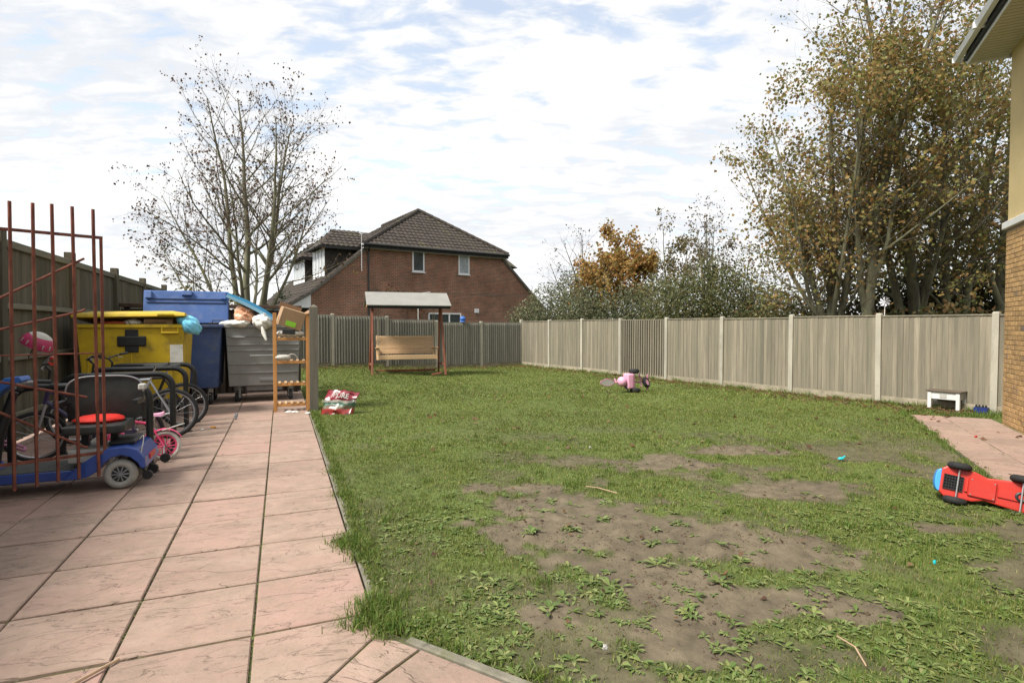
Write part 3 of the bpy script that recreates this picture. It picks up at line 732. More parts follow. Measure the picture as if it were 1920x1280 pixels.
# yellow creeper hanging on the wall
def leaf_cloud(pts, size, cols, flat=None, hang=0.0):
    """diamond leaves, gently folded. returns verts, tris, colours"""
    n = len(pts)
    d = rng.normal(size=(n, 3)); d[:, 2] -= hang; d /= np.linalg.norm(d, axis=1)[:, None] + 1e-9
    r = rng.normal(size=(n, 3)); s = np.cross(d, r); s /= np.linalg.norm(s, axis=1)[:, None] + 1e-9
    nn = np.cross(d, s)
    L = size[:, None]; p = np.asarray(pts)
    w_ = L * rng.uniform(0.34, 0.5, (n, 1)); f = L * rng.uniform(0.05, 0.22, (n, 1))
    V = np.stack([p, p + d * L * .45 + s * w_ + nn * f, p + d * L, p + d * L * .45 - s * w_ + nn * f], 1).reshape(-1, 3)
    b = np.arange(n)[:, None] * 4
    T = np.concatenate([b + np.array([0, 1, 2]), b + np.array([0, 2, 3])], 1).reshape(-1, 3)
    return V, T, np.repeat(cols, 4, 0)
def pick_cols(pal, n, jit=0.22, w_=None):
    pal = np.array(pal); i = rng.choice(len(pal), n, p=w_)
    return np.clip(pal[i] * rng.uniform(1 - jit, 1 + jit, (n, 1)) * rng.uniform(.92, 1.08, (n, 3)), 0, 1)
n_ = 420
cp = np.stack([rng.normal(2.0, 0.5, n_), rng.uniform(-.16, -.02, n_), 2.95 + rng.normal(0, .22, n_)], 1); cp[:, 2] -= 0.25 * (cp[:, 0] - 1.6)
V, T, C = leaf_cloud(cp, rng.uniform(.07, .13, n_), pick_cols([(.26, .15, .03), (.17, .13, .03), (.10, .10, .03), (.14, .05, .02)], n_))
cr = empty('creeper', H0, rzH, 'yellow and brown creeper leaves hanging on the brick gable', 'creeper')
tag(bulk('foliage', V, T, mt['leaf'], C, cr), kind='stuff')
cs = MB(); cs.tube([(1.5, -.02, 3.05), (2.2, -.03, 3.0), (2.8, -.02, 2.85)], .015, 5); cs.tube([(2.0, -.02, 0), (1.9, -.03, 1.5), (2.1, -.02, 3.0)], .018, 5); cs.build('stem', mt['twig'], cr)

# ================================================================ YELLOW BRICK BUILDING, RIGHT
HC = RP0 + HN * 1.2 - HE * 0.47
bh = empty('rendered_building', HC, math.atan2(-HE.y, -HE.x), 'yellow brick and cream rendered building with white eaves at right edge', 'building')
# local x: along the wall towards us, local y: into the building?  x = -HE, y = rot90(x)
mt['mortar'] = M('mortar', (0.23, 0.18, 0.12), 0.95, 0.15, 20)
mt['ybrick'] = M('yellow_brick', (0.36, 0.215, 0.085), 0.88, 0.2, 14, bump=0.35, bscale=120, rnd=0.2, dirt=((0.17, 0.13, 0.10), 0.55, 0.68, 2.5), hue=(0.40, 0.25, 0.11))
mt['render'] = M('cream_render', (0.53, 0.415, 0.205), 0.92, 0.07, 1.6, bump=0.15, bscale=150, dirt=((0.40, 0.31, 0.16), 0.6, 0.9, 0.9))
LW = 9.0; DW = 7.0; ZB = 3.13; ZT = 5.95
w = MB(); w.bb(0.006, LW, 0.006, DW, -0.2, ZB); w.build('wall', mt['mortar'], bh)
w = MB(); w.bb(0.012, LW, 0.012, DW, ZB + .11, ZT + .05); w.build('rendered_wall', mt['render'], bh)
w = MB(); w.bb(-0.05, LW, -0.05, DW, ZB, ZB + .11); w.build('string_course', mt['white_paint'], bh, bevel=0.008)
bl, bhh, bd, jt = 0.215, 0.065, 0.1025, 0.010
bm_full = MB(); bm_full.box((0, 0, 0), (bl, 0.03, bhh)); bm_full = bm_full.mesh('brick', mt['ybrick'], bevel=0.003)
bm_half = MB(); bm_half.box((0, 0, 0), (bd, 0.03, bhh)); bm_half = bm_half.mesh('brick', mt['ybrick'], bevel=0.003)
rest = MB(); cnt = 0; course = int(ZB / 0.075)
for c in range(-1, course):
    z = 0.01 + c * 0.075 + bhh / 2
    x = 0.0 if c % 2 else -(bl - bd) * 0
    first = True
    while x < LW:
        L = bd if (first and c % 2) else bl
        xc = x + L / 2
        if xc < 1.45 and cnt < 300:
            link('brick', bm_half if L == bd else bm_full, bh, (xc, 0.015 - random.uniform(0, .003), z), (0, random.uniform(-.006, .006), 0)); cnt += 1
        else: rest.box((xc, 0.015, z), (L, 0.03, bhh))
        x += L + jt; first = False
    # return wall round the corner
    x = bd + jt if not (c % 2) else bl + jt
    while x < DW:
        rest.box((0.015, x + bl / 2, z), (0.03, bl, bhh)); x += bl + jt
tag(rest.build('brickwork', mt['ybrick'], bh), kind='stuff')
# eaves: soffit boards, fascia, gutter
OV = 0.52; OE = 0.16
mt['soffit'] = M('cream_soffit', (0.50, 0.46, 0.36), 0.6, 0.06, 5)
s_ = MB(); s_.bb(-OE, LW, -OV + .02, 0.01, ZT + .016, ZT + .03); s_.build('soffit_backing', mt['dark_tilehang'], bh)
for k in range(int((LW + OE) / 0.1)):
    s_ = MB(); s_.bb(-OE + k * 0.1, -OE + k * 0.1 + 0.086, -OV + .02, 0.02, ZT, ZT + 0.012)
    s_.build('soffit_board', mt['soffit'], bh, bevel=0.003)
s_ = MB(); s_.bb(-OE, LW, -OV, -OV + .02, ZT - .03, ZT + .17); s_.build('fascia', mt['upvc'], bh, bevel=.004)
s_ = MB(); s_.bb(-OE - .02, -OE, -OV, DW, ZT - .03, ZT + .17); s_.build('bargeboard', mt['upvc'], bh, bevel=.004)
gp = [(0, 0), (-.03, -.075), (-.10, -.075), (-.13, 0), (-.125, 0), (-.096, -.068), (-.034, -.068), (-.006, 0)]
s_ = MB(); s_.prism([(a, b) for a, b in gp], -OE - .1, LW, Matrix(((0, 1, 0, 0), (1, 0, 0, -OV - .045), (0, 0, 1, ZT + .15), (0, 0, 0, 1)))); s_.build('gutter', mt['upvc'], bh)
s_ = MB()
for q in (0.95, 2.0, 3.0): s_.bb(q, q + .05, -OV - .19, -OV - .02, ZT + .065, ZT + .16)
s_.build('gutter_bracket', mt['upvc'], bh, bevel=.005)
s_ = MB(); s_.bb(-OE - .11, -OE - .1, -OV - .18, -OV - .04, ZT + .07, ZT + .155); s_.build('gutter_end', mt['upvc'], bh)
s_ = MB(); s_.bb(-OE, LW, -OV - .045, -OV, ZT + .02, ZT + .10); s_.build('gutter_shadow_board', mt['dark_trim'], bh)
s_ = MB(); s_.add([(-OE, -OV - .05, ZT + .17), (LW, -OV - .05, ZT + .17), (LW, DW / 2, ZT + 2.6), (-OE, DW / 2, ZT + 2.6), (-OE, DW + OV, ZT + .17), (LW, DW + OV, ZT + .17)], [(0, 1, 2, 3), (3, 2, 5, 4), (0, 3, 4), (1, 5, 2)]); s_.build('roof', mt['tile'], bh)

# ================================================================ TREES
def nrm(v): return v / (np.linalg.norm(v) + 1e-9)
def tree_mesh(branches, name, mat, parent):
    VV = []; FF = []; base = 0
    for pts, rad, n in branches:
        pts = np.array(pts); k = len(pts)
        d = np.gradient(pts, axis=0); d /= np.linalg.norm(d, axis=1)[:, None] + 1e-9
        a = np.array([0.31, 0.77, 0.55]); x = np.cross(d, a); x /= np.linalg.norm(x, axis=1)[:, None] + 1e-9; y = np.cross(d, x)
        t = np.arange(n) * 2 * np.pi / n
        ring = pts[:, None, :] + (x[:, None, :] * np.cos(t)[None, :, None] + y[:, None, :] * np.sin(t)[None, :, None]) * np.array(rad)[:, None, None]
        VV.append(ring.reshape(-1, 3))
        i = np.arange(k - 1)[:, None] * n + np.arange(n)[None, :]; j = np.arange(k - 1)[:, None] * n + (np.arange(n)[None, :] + 1) % n
        FF.append((np.stack([i, j, j + n, i + n], -1).reshape(-1, 4)) + base); base += k * n
    o = bulk(name, np.concatenate(VV), np.concatenate(FF), mat, None, parent, nside=4)
    o.data.polygons.foreach_set('use_smooth', [True] * len(o.data.polygons))
    return o
def grow(bl, tips, p, d, L, r, lev, cfg, rs):
    k = cfg['seg'][lev]; pts = [p.copy()]; rad = [r]; dirs = [d]
    end = cfg['taper'][lev]
    for i in range(k):
        d = nrm(d + rs.normal(0, cfg['wob'][lev], 3) + np.array([0, 0, cfg['up'][lev]]))
        p = p + d * L / k; pts.append(p); rad.append(r * (1 - (1 - end) * (i + 1) / k)); dirs.append(d)
    bl.append((pts, rad, cfg['sides'][lev]))
    if lev >= cfg['leaf_from']:
        for i in range(1, k + 1): tips.append((pts[i], lev, dirs[i]))
        for i in range(k): tips.append(((pts[i] + pts[i + 1]) / 2, lev, dirs[i]))
    if lev + 1 < len(cfg['seg']):
        nb = cfg['n'][lev]; nb = max(2, int(round(nb * rs.uniform(.8, 1.2))))
        ang0 = rs.uniform(0, 6.28)
        for b in range(nb):
            t = cfg['t0'][lev] + (1 - cfg['t0'][lev]) * (b + rs.uniform(0, .9)) / nb
            f = min(t, .999) * k; i = int(f); q = pts[i] + (pts[i + 1] - pts[i]) * (f - i); dd = dirs[min(i + 1, k)]
            ang = ang0 + b * 2.4 + rs.normal(0, .3); tilt = R(cfg['tilt'][lev]) * rs.uniform(.75, 1.25)
            x = nrm(np.cross(dd, [0.2, 0.9, 0.3])); y = np.cross(dd, x)
            nd = nrm(dd * math.cos(tilt) + (x * math.cos(ang) + y * math.sin(ang)) * math.sin(tilt))
            rr = (rad[i] + (rad[i + 1] - rad[i]) * (f - i))
            grow(bl, tips, q, nd, L * cfg['ratio'][lev] * rs.uniform(.75, 1.2) * (1.15 - cfg['short'] * t), rr * cfg['rr'][lev], lev + 1, cfg, rs)
def make_tree(name, label, base, stems, cfg, seed, nleaf, size, pal, pw=None, group=None, cat='tree', leaf_fn=None, spread=0.12, hang=0.6, barkm='bark', trunk=None):
    rs = np.random.default_rng(seed)
    t = empty(name, base, 0, label, cat, group)
    bl = []; tips = []
    if trunk:
        tp, tr_ = trunk; bl.append(([np.array(q, float) for q in tp], tr_, 10))
    for (off_, d, L, r) in stems: grow(bl, tips, np.array(off_, float), nrm(np.array(d, float)), L, r, 0, cfg, rs)
    big = [b for b in bl if b[2] >= 5]; small = [b for b in bl if b[2] < 5]
    tree_mesh(big, 'trunk', mt[barkm], t)
    if small: tree_mesh(small, 'branches', mt['twig' if barkm == 'bark' else barkm], t)
    if nleaf:
        tp = np.array([q[0] for q in tips]); 
        w_ = leaf_fn(tp) if leaf_fn else np.clip(fbm(tp[:, 0] * 1.5 + tp[:, 1] * 1.1 + 30, tp[:, 2] * 1.5 - tp[:, 1] * .8 + 60, 3) - .33, .02, 1) ** 1.6; w_ = w_ / w_.sum()
        i = rs.choice(len(tp), nleaf, p=w_)
        pts = tp[i] + rs.normal(0, spread, (nleaf, 3))
        cols = pal(pts, nleaf) if callable(pal) else pick_cols(pal, nleaf, .28, pw)
        V, T, C = leaf_cloud(pts, rs.uniform(size[0], size[1], nleaf), cols, hang=hang)
        tag(bulk('foliage', V, T, mt['leaf'], C, t), kind='stuff')
    return t
UP = dict(seg=[12, 7, 5, 3], taper=[.12, .15, .25, .4], wob=[.045, .08, .10, .12], up=[.05, .055, .04, .02], sides=[8, 5, 3, 3], n=[14, 9, 6], t0=[.28, .22, .25], tilt=[46, 40, 42],
          ratio=[.42, .42, .42], rr=[.52, .6, .7], short=.62, leaf_from=2)
# --- left: nearly bare tree with several upright stems
def lt_pal(p, n):
    h = p[:, 2]; c = pick_cols([(.085, .045, .03), (.12, .07, .045), (.16, .105, .06), (.06, .04, .03)], n, .3)
    y = pick_cols([(.22, .17, .04), (.16, .15, .05), (.24, .14, .03)], n, .25)
    k = (rng.random(n) < np.clip(1.1 - h / 4.6, .03, .95))[:, None]
    return np.where(k, y, c)
b0 = (-9.75, 20.5, 0)
make_tree('bare_tree', 'tall almost bare tree with several stems behind the blue bin', b0,
          [((.05, 0, .9), (.02, .05, 1), 9.1, .15), ((-.15, .1, .9), (-.16, .1, 1), 8.9, .12), ((.25, 0, .8), (.30, -.05, 1), 8.2, .125), ((.35, .1, .7), (.13, .1, 1), 8.7, .115),
           ((-.3, -.1, .8), (-.55, -.05, 1), 6.2, .085), ((.4, 0, 1.2), (.62, .1, .95), 5.6, .08), ((-.3, 0, 1.0), (-1.0, -.1, .62), 4.9, .075), ((.1, -.1, 1.0), (.2, -.6, 1), 6.0, .08), ((0, .2, 1.2), (-.2, .7, 1), 6, .08)],
          UP, 5, 5400, (.05, .11), lt_pal, leaf_fn=lambda q: np.ones(len(q)), spread=.05, hang=1.6, trunk=([(.05, 0, -.2), (.05, 0, .4), (.08, 0, 1.0)], [.34, .29, .24]))
# --- right: a clump of maples behind the fence
MAP = dict(seg=[12, 7, 4, 3], taper=[.15, .18, .25, .4], wob=[.045, .09, .12, .14], up=[.04, .06, .04, .0], sides=[9, 5, 3, 3], n=[18, 8, 5], t0=[.14, .15, .2], tilt=[48, 45, 45],
           ratio=[.30, .42, .45], rr=[.42, .5, .55], short=.5, leaf_from=2)
def map_pal(br, gr):
    def f(p, n):
        a = pick_cols([(.29, .195, .066), (.33, .23, .085), (.22, .145, .055), (.30, .175, .065), (.27, .215, .07)], n, .28)
        g_ = pick_cols([(.185, .19, .058), (.225, .215, .07), (.14, .155, .05), (.25, .23, .08)], n, .28)
        k = (rng.random(n) < br + (1 - br) * 0.45 * (fbm(p[:, 0] * .9 + p[:, 1], p[:, 2] * .9, 3) - .3) * 2)[:, None]
        return np.where(k, a, g_)
    return f
GR = 'autumn maples behind the right fence'
make_tree('maple_tree', 'leftmost autumn maple behind right fence, forked trunk, crown leaning left', (9.15, 16.0, 0),
          [((0, 0, 1.0), (-.03, 0, 1), 7.6, .15), ((-.1, 0, 1.2), (-.30, -.05, 1), 6.6, .11), ((.1, 0, .6), (.08, .05, 1), 8.0, .115), ((-.1, 0, 1.0), (-.5, -.1, .9), 4.9, .075), ((0, 0, 1.5), (-.25, -.45, 1), 6.4, .075), ((0, .1, 1.2), (-.3, .5, 1), 6.2, .075)],
          MAP, 21, 9600, (.06, .13), map_pal(.56, .3), group=GR, spread=.14, trunk=([(0, 0, -.2), (0, 0, 1.2)], [.2, .165]))
make_tree('maple_tree', 'autumn maple behind right fence with single pale straight trunk', (9.75, 15.4, 0),
          [((0, 0, 1.6), (.03, 0, 1), 9.0, .15), ((.05, 0, 2.2), (.10, .05, 1), 8.6, .11), ((-.05, 0, 2.0), (-.22, -.1, 1), 7.2, .09), ((0, 0, 2.4), (.2, -.4, 1), 6.4, .07)],
          MAP, 33, 10400, (.06, .13), map_pal(.48, .4), group=GR, spread=.14, trunk=([(0, 0, -.2), (.02, 0, 1.8)], [.18, .15]))
make_tree('maple_tree', 'tallest maple behind right fence, above the pinwheel post', (12.0, 16.6, 0),
          [((0, 0, .8), (-.02, 0, 1), 12.2, .17), ((-.25, 0, .6), (-.13, .05, 1), 10.8, .13), ((.1, .1, 1.0), (.14, .1, 1), 10.0, .10), ((0, -.1, 1.5), (-.1, -.4, 1), 7.5, .08)],
          MAP, 47, 12500, (.06, .13), map_pal(.38, .6), group=GR, spread=.15, trunk=([(0, 0, -.2), (0, 0, 1.0)], [.22, .18]))
make_tree('maple_tree', 'slim dark maple between tallest maple and the building eaves', (13.4, 17.2, 0),
          [((0, 0, .3), (.0, 0, 1), 11.0, .15), ((.2, 0, .3), (.12, 0, 1), 10.2, .12)], MAP, 58, 7500, (.06, .13), map_pal(.2, .7), group=GR, spread=.16)
make_tree('maple_tree', 'thinly leaved maple beside the yellow building corner', (14.9, 17.0, 0),
          [((0, 0, .3), (.02, 0, 1), 10.5, .16), ((-.1, 0, 2.2), (-.3, .1, 1), 7.0, .09), ((.1, 0, 1.0), (.35, 0, 1), 6.0, .08)], MAP, 63, 4600, (.06, .13), map_pal(.3, .6), group=GR, spread=.16)
make_tree('maple_tree', 'low dark understorey maple filling the gaps behind the trunks', (12.4, 19.6, 0),
          [((-1.5, 0, 0), (-.2, 0, 1), 6.5, .09), ((0, 0, 0), (.05, 0, 1), 7.0, .09), ((1.6, 0, 0), (.2, 0, 1), 7.0, .09), ((3.2, .5, 0), (.1, 0, 1), 7.4, .09)], MAP, 71, 8500, (.08, .15), map_pal(.12, .8), group=GR, spread=.22)
# --- middle distance trees behind the shrubs
MID = dict(UP, n=[11, 7, 4], seg=[9, 6, 4, 3])
make_tree('orange_tree', 'bright orange autumn tree rising behind the green shrubs', (5.0, 27.0, 0),
          [((0, 0, 1.0), (-.05, 0, 1), 4.9, .12), ((-.2, 0, .8), (-.3, 0, 1), 3.8, .09), ((.2, 0, .8), (.18, 0, 1), 4.0, .09), ((0, 0, .8), (-.1, -.5, 1), 4.2, .08)],
          MID, 81, 7500, (.11, .19), [(.38, .20, .06), (.33, .21, .06), (.38, .26, .085), (.25, .21, .07), (.28, .15, .05)], spread=.14)
make_tree('bare_tree', 'thin grey leafless tree just left of the orange tree', (4.0, 30.5, 0),
          [((0, 0, 1), (-.2, 0, 1), 5.4, .08), ((0, 0, 1), (-.6, 0, 1), 4.6, .06), ((0, 0, 1), (.1, 0, 1), 5.6, .08)], MID, 85, 300, (.07, .12), [(.08, .06, .04)], spread=.1, barkm='bark_dark')
make_tree('birch_tree', 'pale yellow thin leaved tree right of the orange tree', (8.0, 28.5, 0),
          [((0, 0, 1), (-.08, 0, 1), 5.4, .08), ((.1, 0, 1), (.12, 0, 1), 4.8, .07), ((-.1, 0, 1), (-.3, 0, 1), 4.4, .06)], MID, 88, 3000, (.09, .15), [(.2, .16, .06), (.15, .13, .05), (.24, .17, .06), (.11, .10, .04)], spread=.1)
make_tree('bare_tree', 'bare upright tree with ivy clad trunk above the shrubs', (8.7, 24.8, 0),
          [((0, 0, 1), (.03, 0, 1), 5.6, .09), ((0, 0, 1.6), (.2, 0, 1), 4.6, .06), ((0, 0, 1.6), (-.22, 0, 1), 4.5, .06), ((0, 0, 1.4), (.4, 0, 1), 4.0, .05)], MID, 91, 1500, (.07, .12),
          [(.14, .10, .06), (.1, .08, .045), (.16, .12, .06)], spread=.08)
def ivy(name, label, base, n, rx, ry, z0, z1, size=(.06, .11), pal=((.035, .055, .02), (.05, .07, .025), (.025, .04, .016))):
    o = empty(name, base, 0, label, 'ivy')
    z = rng.uniform(z0, z1, n); a = rng.uniform(0, 6.28, n); k = .55 + .45 * rng.random(n)
    p = np.stack([np.cos(a) * rx * k, np.sin(a) * ry * k, z], 1)
    V, T, C = leaf_cloud(p, rng.uniform(*size, n), pick_cols(pal, n)); tag(bulk('foliage', V, T, mt['leaf'], C, o), kind='stuff')
    m = MB(); m.tube([(0, 0, z0), (.02, .01, (z0 + z1) * .5), (0, 0, z1)], .008, 5); m.build('stem', mt['twig'], o)
ivy('ivy', 'dark ivy column climbing the bare tree above the shrubs', (8.7, 24.75, 0), 700, .3, .3, 1.2, 4.3, (.09, .15))
# --- shrubs
def shrub(label, base, lobes, n, size, pal, pw=None, name='shrub', group='shrubs beyond the right fence', seed=0):
    s = empty(name, base, 0, label, 'shrub', group)
    rs = np.random.default_rng(seed)
    vol = np.array([l[3] * l[4] * l[5] for l in lobes]); k = rs.choice(len(lobes), n, p=vol / vol.sum())
    L = np.array(lobes)[k]
    d = rs.normal(size=(n, 3)); d /= np.linalg.norm(d, axis=1)[:, None]
    rr = rs.random(n) ** .38
    rr *= 1 + .55 * (fbm(d[:, 0] * 3.1 + k * 5 + 10, d[:, 2] * 3.1 + d[:, 1] * 2 + 10, 3) - .5)
    p = L[:, :3] + d * L[:, 3:6] * rr[:, None]
    p = p[p[:, 2] > 0.05]; n = len(p)
    V, T, C = leaf_cloud(p, rs.uniform(*size, n), pick_cols(pal, n, .35, pw), hang=-.3)
    tag(bulk('foliage', V, T, mt['leaf'], C, s), kind='stuff')
    m = MB()
    for l in lobes:
        for q in range(9):
            e = rs.normal(size=3); e /= np.linalg.norm(e); e[2] = abs(e[2])
            c = np.array(l[:3]); r3 = np.array(l[3:6]); tip = c + e * r3 * 1.05
            m.tube([(c[0] * .6, c[1] * .6, 0), tuple((c + np.array([0, 0, -.3])) * .8), tuple(tip)], [.035, .022, .006], 4, False)
    m.build('stems', mt['twig'], s)
G1 = [(.165, .18, .092), (.13, .148, .072), (.20, .205, .12), (.095, .112, .052), (.25, .245, .155)]
G2 = [(.145, .16, .068), (.115, .132, .054), (.18, .185, .08), (.20, .17, .075), (.085, .10, .042)]
shrub('grey green rounded shrub beside the right end of the brick house', (2.0, 27.0, 0), [(0, 0, 1.7, 2.0, 1.5, 1.9), (1.5, .3, 2.6, 1.7, 1.4, 1.9), (-1.2, 0, 1.5, 1.3, 1.2, 1.2)], 16000, (.06, .12), G1, seed=1)
shrub('wide olive shrub below the orange tree', (4.9, 25.0, 0), [(0, 0, 1.5, 1.9, 1.3, 1.7), (1.5, 0, 2.0, 1.6, 1.2, 1.8), (-1.6, .2, 1.8, 1.5, 1.2, 1.7)], 16000, (.06, .12), G1, seed=2)
shrub('big dense green shrub, tallest of those above right fence', (8.0, 22.5, 0), [(0, 0, 2.2, 1.8, 1.3, 2.1), (1.2, 0, 2.3, 1.6, 1.2, 1.9), (-1.4, 0, 2.0, 1.6, 1.2, 1.9), (2.3, .2, 1.7, 1.3, 1.0, 1.6)], 21000, (.06, .115), G2, seed=3)
shrub('dark shrub with brown leaves under the leftmost maple', (9.3, 19.2, 0), [(0, 0, 1.3, 1.5, 1.0, 1.25), (1.4, .3, 1.4, 1.3, 1.0, 1.2), (-1.0, .2, 1.2, 1.0, .9, 1.1)], 9000, (.06, .12), G2 + [(.12, .075, .03)], seed=4)
shrub('shadowy undergrowth behind the trunks by the building', (13.6, 17.9, 0), [(0, 0, 1.4, 2.4, .9, 1.5), (2.2, .2, 1.7, 1.6, 1.0, 1.9), (-2.2, .2, 1.5, 1.6, .9, 1.6), (.3, .5, 2.2, 2.0, .8, 1.5)], 15000, (.09, .16), [(.06, .07, .028), (.045, .055, .022), (.09, .09, .036), (.13, .085, .035)], seed=5)
shrub('low leafy shrub growing between the maples and right fence', (11.3, 14.3, 0), [(0, 0, 1.2, 1.5, .6, 1.0), (1.6, -.8, 1.2, 1.1, .6, 1.0), (-1.2, .9, 1.1, 1.0, .6, 1.0)], 5500, (.09, .16), [(.06, .065, .022), (.04, .048, .018), (.10, .075, .03), (.13, .08, .03)], seed=6)
shrub('yellowing bush at the foot of the bare tree on the left', (-11.2, 19.6, 0), [(0, 0, 1.7, 1.3, 1.0, 1.2), (1.2, .2, 1.5, 1.0, .9, 1.1)], 3800, (.09, .16), [(.12, .115, .03), (.075, .085, .025), (.17, .13, .03), (.05, .06, .02)], seed=7, group='bushes behind the bins')
shrub('small dark conifer bush left of the brick house', (-11.2, 27.5, 0), [(0, 0, 1.6, .9, .9, 1.7), (1.4, .4, 1.2, .8, .8, 1.3)], 3600, (.07, .13), [(.028, .045, .024), (.04, .058, .03), (.02, .032, .018)], seed=8, group='bushes behind the bins')
shrub('far hazy hedge beyond the roof of the brick house', (-2.0, 55, 0), [(x, 0, 1.6, 3.2, 1.5, 1.8) for x in (-9, -4, 4, 9, 14, 20, 26)], 9000, (.2, .35), [(.06, .065, .045), (.08, .075, .05), (.05, .055, .04)], seed=9, group='hedge far behind')

# ================================================================ GRASS, WEEDS, FALLEN LEAVES
def sample(n, x0, x1, y0, y1): return rng.uniform(x0, x1, n), rng.uniform(y0, y1, n)
def in_view(x, y, m=1.0): return np.abs(x) < y * 0.95 + m + .6
def blades(x, y, h, w_, cols, lean=0.5):
    n = len(x); z = lawn_z(x, y)
    a = rng.uniform(0, 2 * np.pi, n); l = np.abs(rng.normal(0, lean, n)); la = rng.uniform(0, 2 * np.pi, n)
    sx, sy = np.cos(a) * w_ / 2, np.sin(a) * w_ / 2
    b = np.stack([x, y, z - .004], 1); s = np.stack([sx, sy, np.zeros(n)], 1)
    ld = np.stack([np.cos(la), np.sin(la), np.zeros(n)], 1)
    mid = b + ld * (h * l * .35)[:, None] + np.array([0, 0, 1]) * (h * .58)[:, None]
    tip = b + ld * (h * l * 1.05)[:, None] + np.array([0, 0, 1]) * (h * (1 - .28 * np.minimum(l, 1.6)))[:, None]
    V = np.stack([b - s, b + s, mid + s * .7, mid - s * .7, tip], 1).reshape(-1, 3)
    k = np.arange(n)[:, None] * 5
    T = np.concatenate([k + np.array([0, 1, 2]), k + np.array([0, 2, 3]), k + np.array([3, 2, 4])], 1).reshape(-1, 3)
    return V, T, np.repeat(cols, 5, 0)
GP = [(.138, .184, .034), (.112, .158, .029), (.165, .205, .046), (.205, .218, .06), (.085, .126, .025), (.25, .225, .09)]
parts = []
for (y0, y1, x0, x1, den, h0, h1, w0, w1) in ((1.9, 4.2, -1.6, 5.4, 6500, .014, .036, .0035, .006), (4.2, 7.2, -3.2, 8.0, 4200, .014, .036, .005, .008), (7.2, 12, -5.0, 9.5, 1900, .018, .04, .008, .013), (12, 23.3, -9, 9.5, 800, .02, .045, .014, .024)):
    n = int(den * (y1 - y0) * (x1 - x0)); x, y = sample(n, x0, x1, y0, y1)
    ok = in_view(x, y) & inside_garden(x, y, .1) & ~paved(x, y); x, y = x[ok], y[ok]
    s = soil(x, y); pt = fbm(x * 1.9 + 50, y * 1.9 + 20, 4)
    keep = rng.random(len(x)) < np.clip(1.0 - s * 1.08, .006, 1) * (.45 + .9 * pt)
    x, y, pt = x[keep], y[keep], pt[keep]; n = len(x)
    lush = fbm(x * .7 + 90, y * .7 + 33, 3)
    h = rng.uniform(h0, h1, n) * (.55 + .9 * pt)
    c = pick_cols(GP, n, .22) * (.78 + .5 * lush)[:, None]
    parts.append(blades(x, y, h, rng.uniform(w0, w1, n), c))
# dead thatch and straw lying over the worn edges
n = 26000; x, y = sample(n, -1.4, 4.6, 2.1, 7.8); s = soil(x, y); ok = ~paved(x, y) & (rng.random(n) < np.clip(1.2 - np.abs(s - .5) * 2.2, .05, 1)); x, y = x[ok], y[ok]; n = len(x)
parts.append(blades(x, y, rng.uniform(.012, .04, n), rng.uniform(.002, .004, n), pick_cols([(.22, .18, .10), (.16, .125, .07), (.12, .10, .05), (.26, .22, .13), (.10, .12, .035)], n, .25), 1.5))
# longer tufts: along the patio edge, along the kerb and dotted about
tx, ty, th = [], [], []
def tuft(cx, cy, n, r, h):
    tx.extend(rng.normal(cx, r, n)); ty.extend(rng.normal(cy, r, n)); th.extend(rng.uniform(.5, 1, n) * h)
for u_ in np.arange(2.9, 10.9, .05):
    q = P(u_ + random.uniform(-.04, .04), .53 + random.uniform(-.01, .05)); tuft(q.x, q.y, 26 if u_ < 6 else 16, .028, random.uniform(.035, .075))
for uu, vv, rr_, hh, nn_ in ((4.22, .44, .07, .085, 300), (4.05, .47, .06, .08, 260), (3.02, .42, .07, .09, 360), (3.16, .46, .06, .09, 300), (2.9, .50, .06, .08, 300), (2.98, .37, .035, .06, 120), (4.15, .385, .035, .06, 120), (3.85, .5, .05, .07, 200), (5.4, .5, .05, .07, 160), (6.3, .5, .05, .07, 160)):
    q = P(uu, vv); tuft(q.x, q.y, nn_, rr_, hh)
for k in range(60):
    q = KP + KA * random.uniform(-.1, 2.6) + KB * random.uniform(.03, .10); tuft(q.x, q.y, 26, .03, random.uniform(.03, .07))
for k in range(420):
    cx, cy = random.uniform(-1.5, 5), random.uniform(2.3, 8)
    if not paved(np.array([cx]), np.array([cy]))[0] and soil(np.array([cx]), np.array([cy]))[0] < .7: tuft(cx, cy, random.randint(20, 60), random.uniform(.02, .05), random.uniform(.04, .08))
for k in range(230):   # unmown strip at the foot of the fences
    t_ = random.uniform(0, 1)
    q = (CORNER - FR * 15.5 * t_ - FB * random.uniform(.06, .22)) if k % 3 else (CORNER - FB * 10 * t_ - FR * random.uniform(.06, .25))
    tuft(q.x, q.y, 22, .06, random.uniform(.07, .16))
for k in range(70):
    q = RP0 + HE * random.uniform(-5, .1) - HN * random.uniform(.0, .06); tuft(q.x, q.y, 24, .04, random.uniform(.04, .09))
for k in range(60):
    q = RP0 + HE * random.uniform(.0, .6) + HN * random.uniform(0, 1.3); tuft(q.x, q.y, 24, .05, random.uniform(.04, .10))
tx, ty, th = np.array(tx), np.array(ty), np.array(th); n = len(tx)
parts.append(blades(tx, ty, th, rng.uniform(.004, .008, n) * np.where(ty > 8, 2.0, 1), pick_cols([(.108, .172, .031), (.135, .195, .038), (.085, .14, .026), (.19, .205, .06)], n, .2), .6))
def merge(ps):
    o = 0; V, T, C = [], [], []
    for a, b, c in ps: V.append(a); T.append(b + o); C.append(c); o += len(a)
    return np.concatenate(V), np.concatenate(T), np.concatenate(C)
V, T, C = merge(parts)
V[:, 2] = np.maximum(V[:, 2], np.where(paved(V[:, 0], V[:, 1]), .004, -1))
tag(bulk('grass', V, T, mt['grass'], C), 'short patchy green lawn grass around the bare earth', 'grass', kind='stuff')

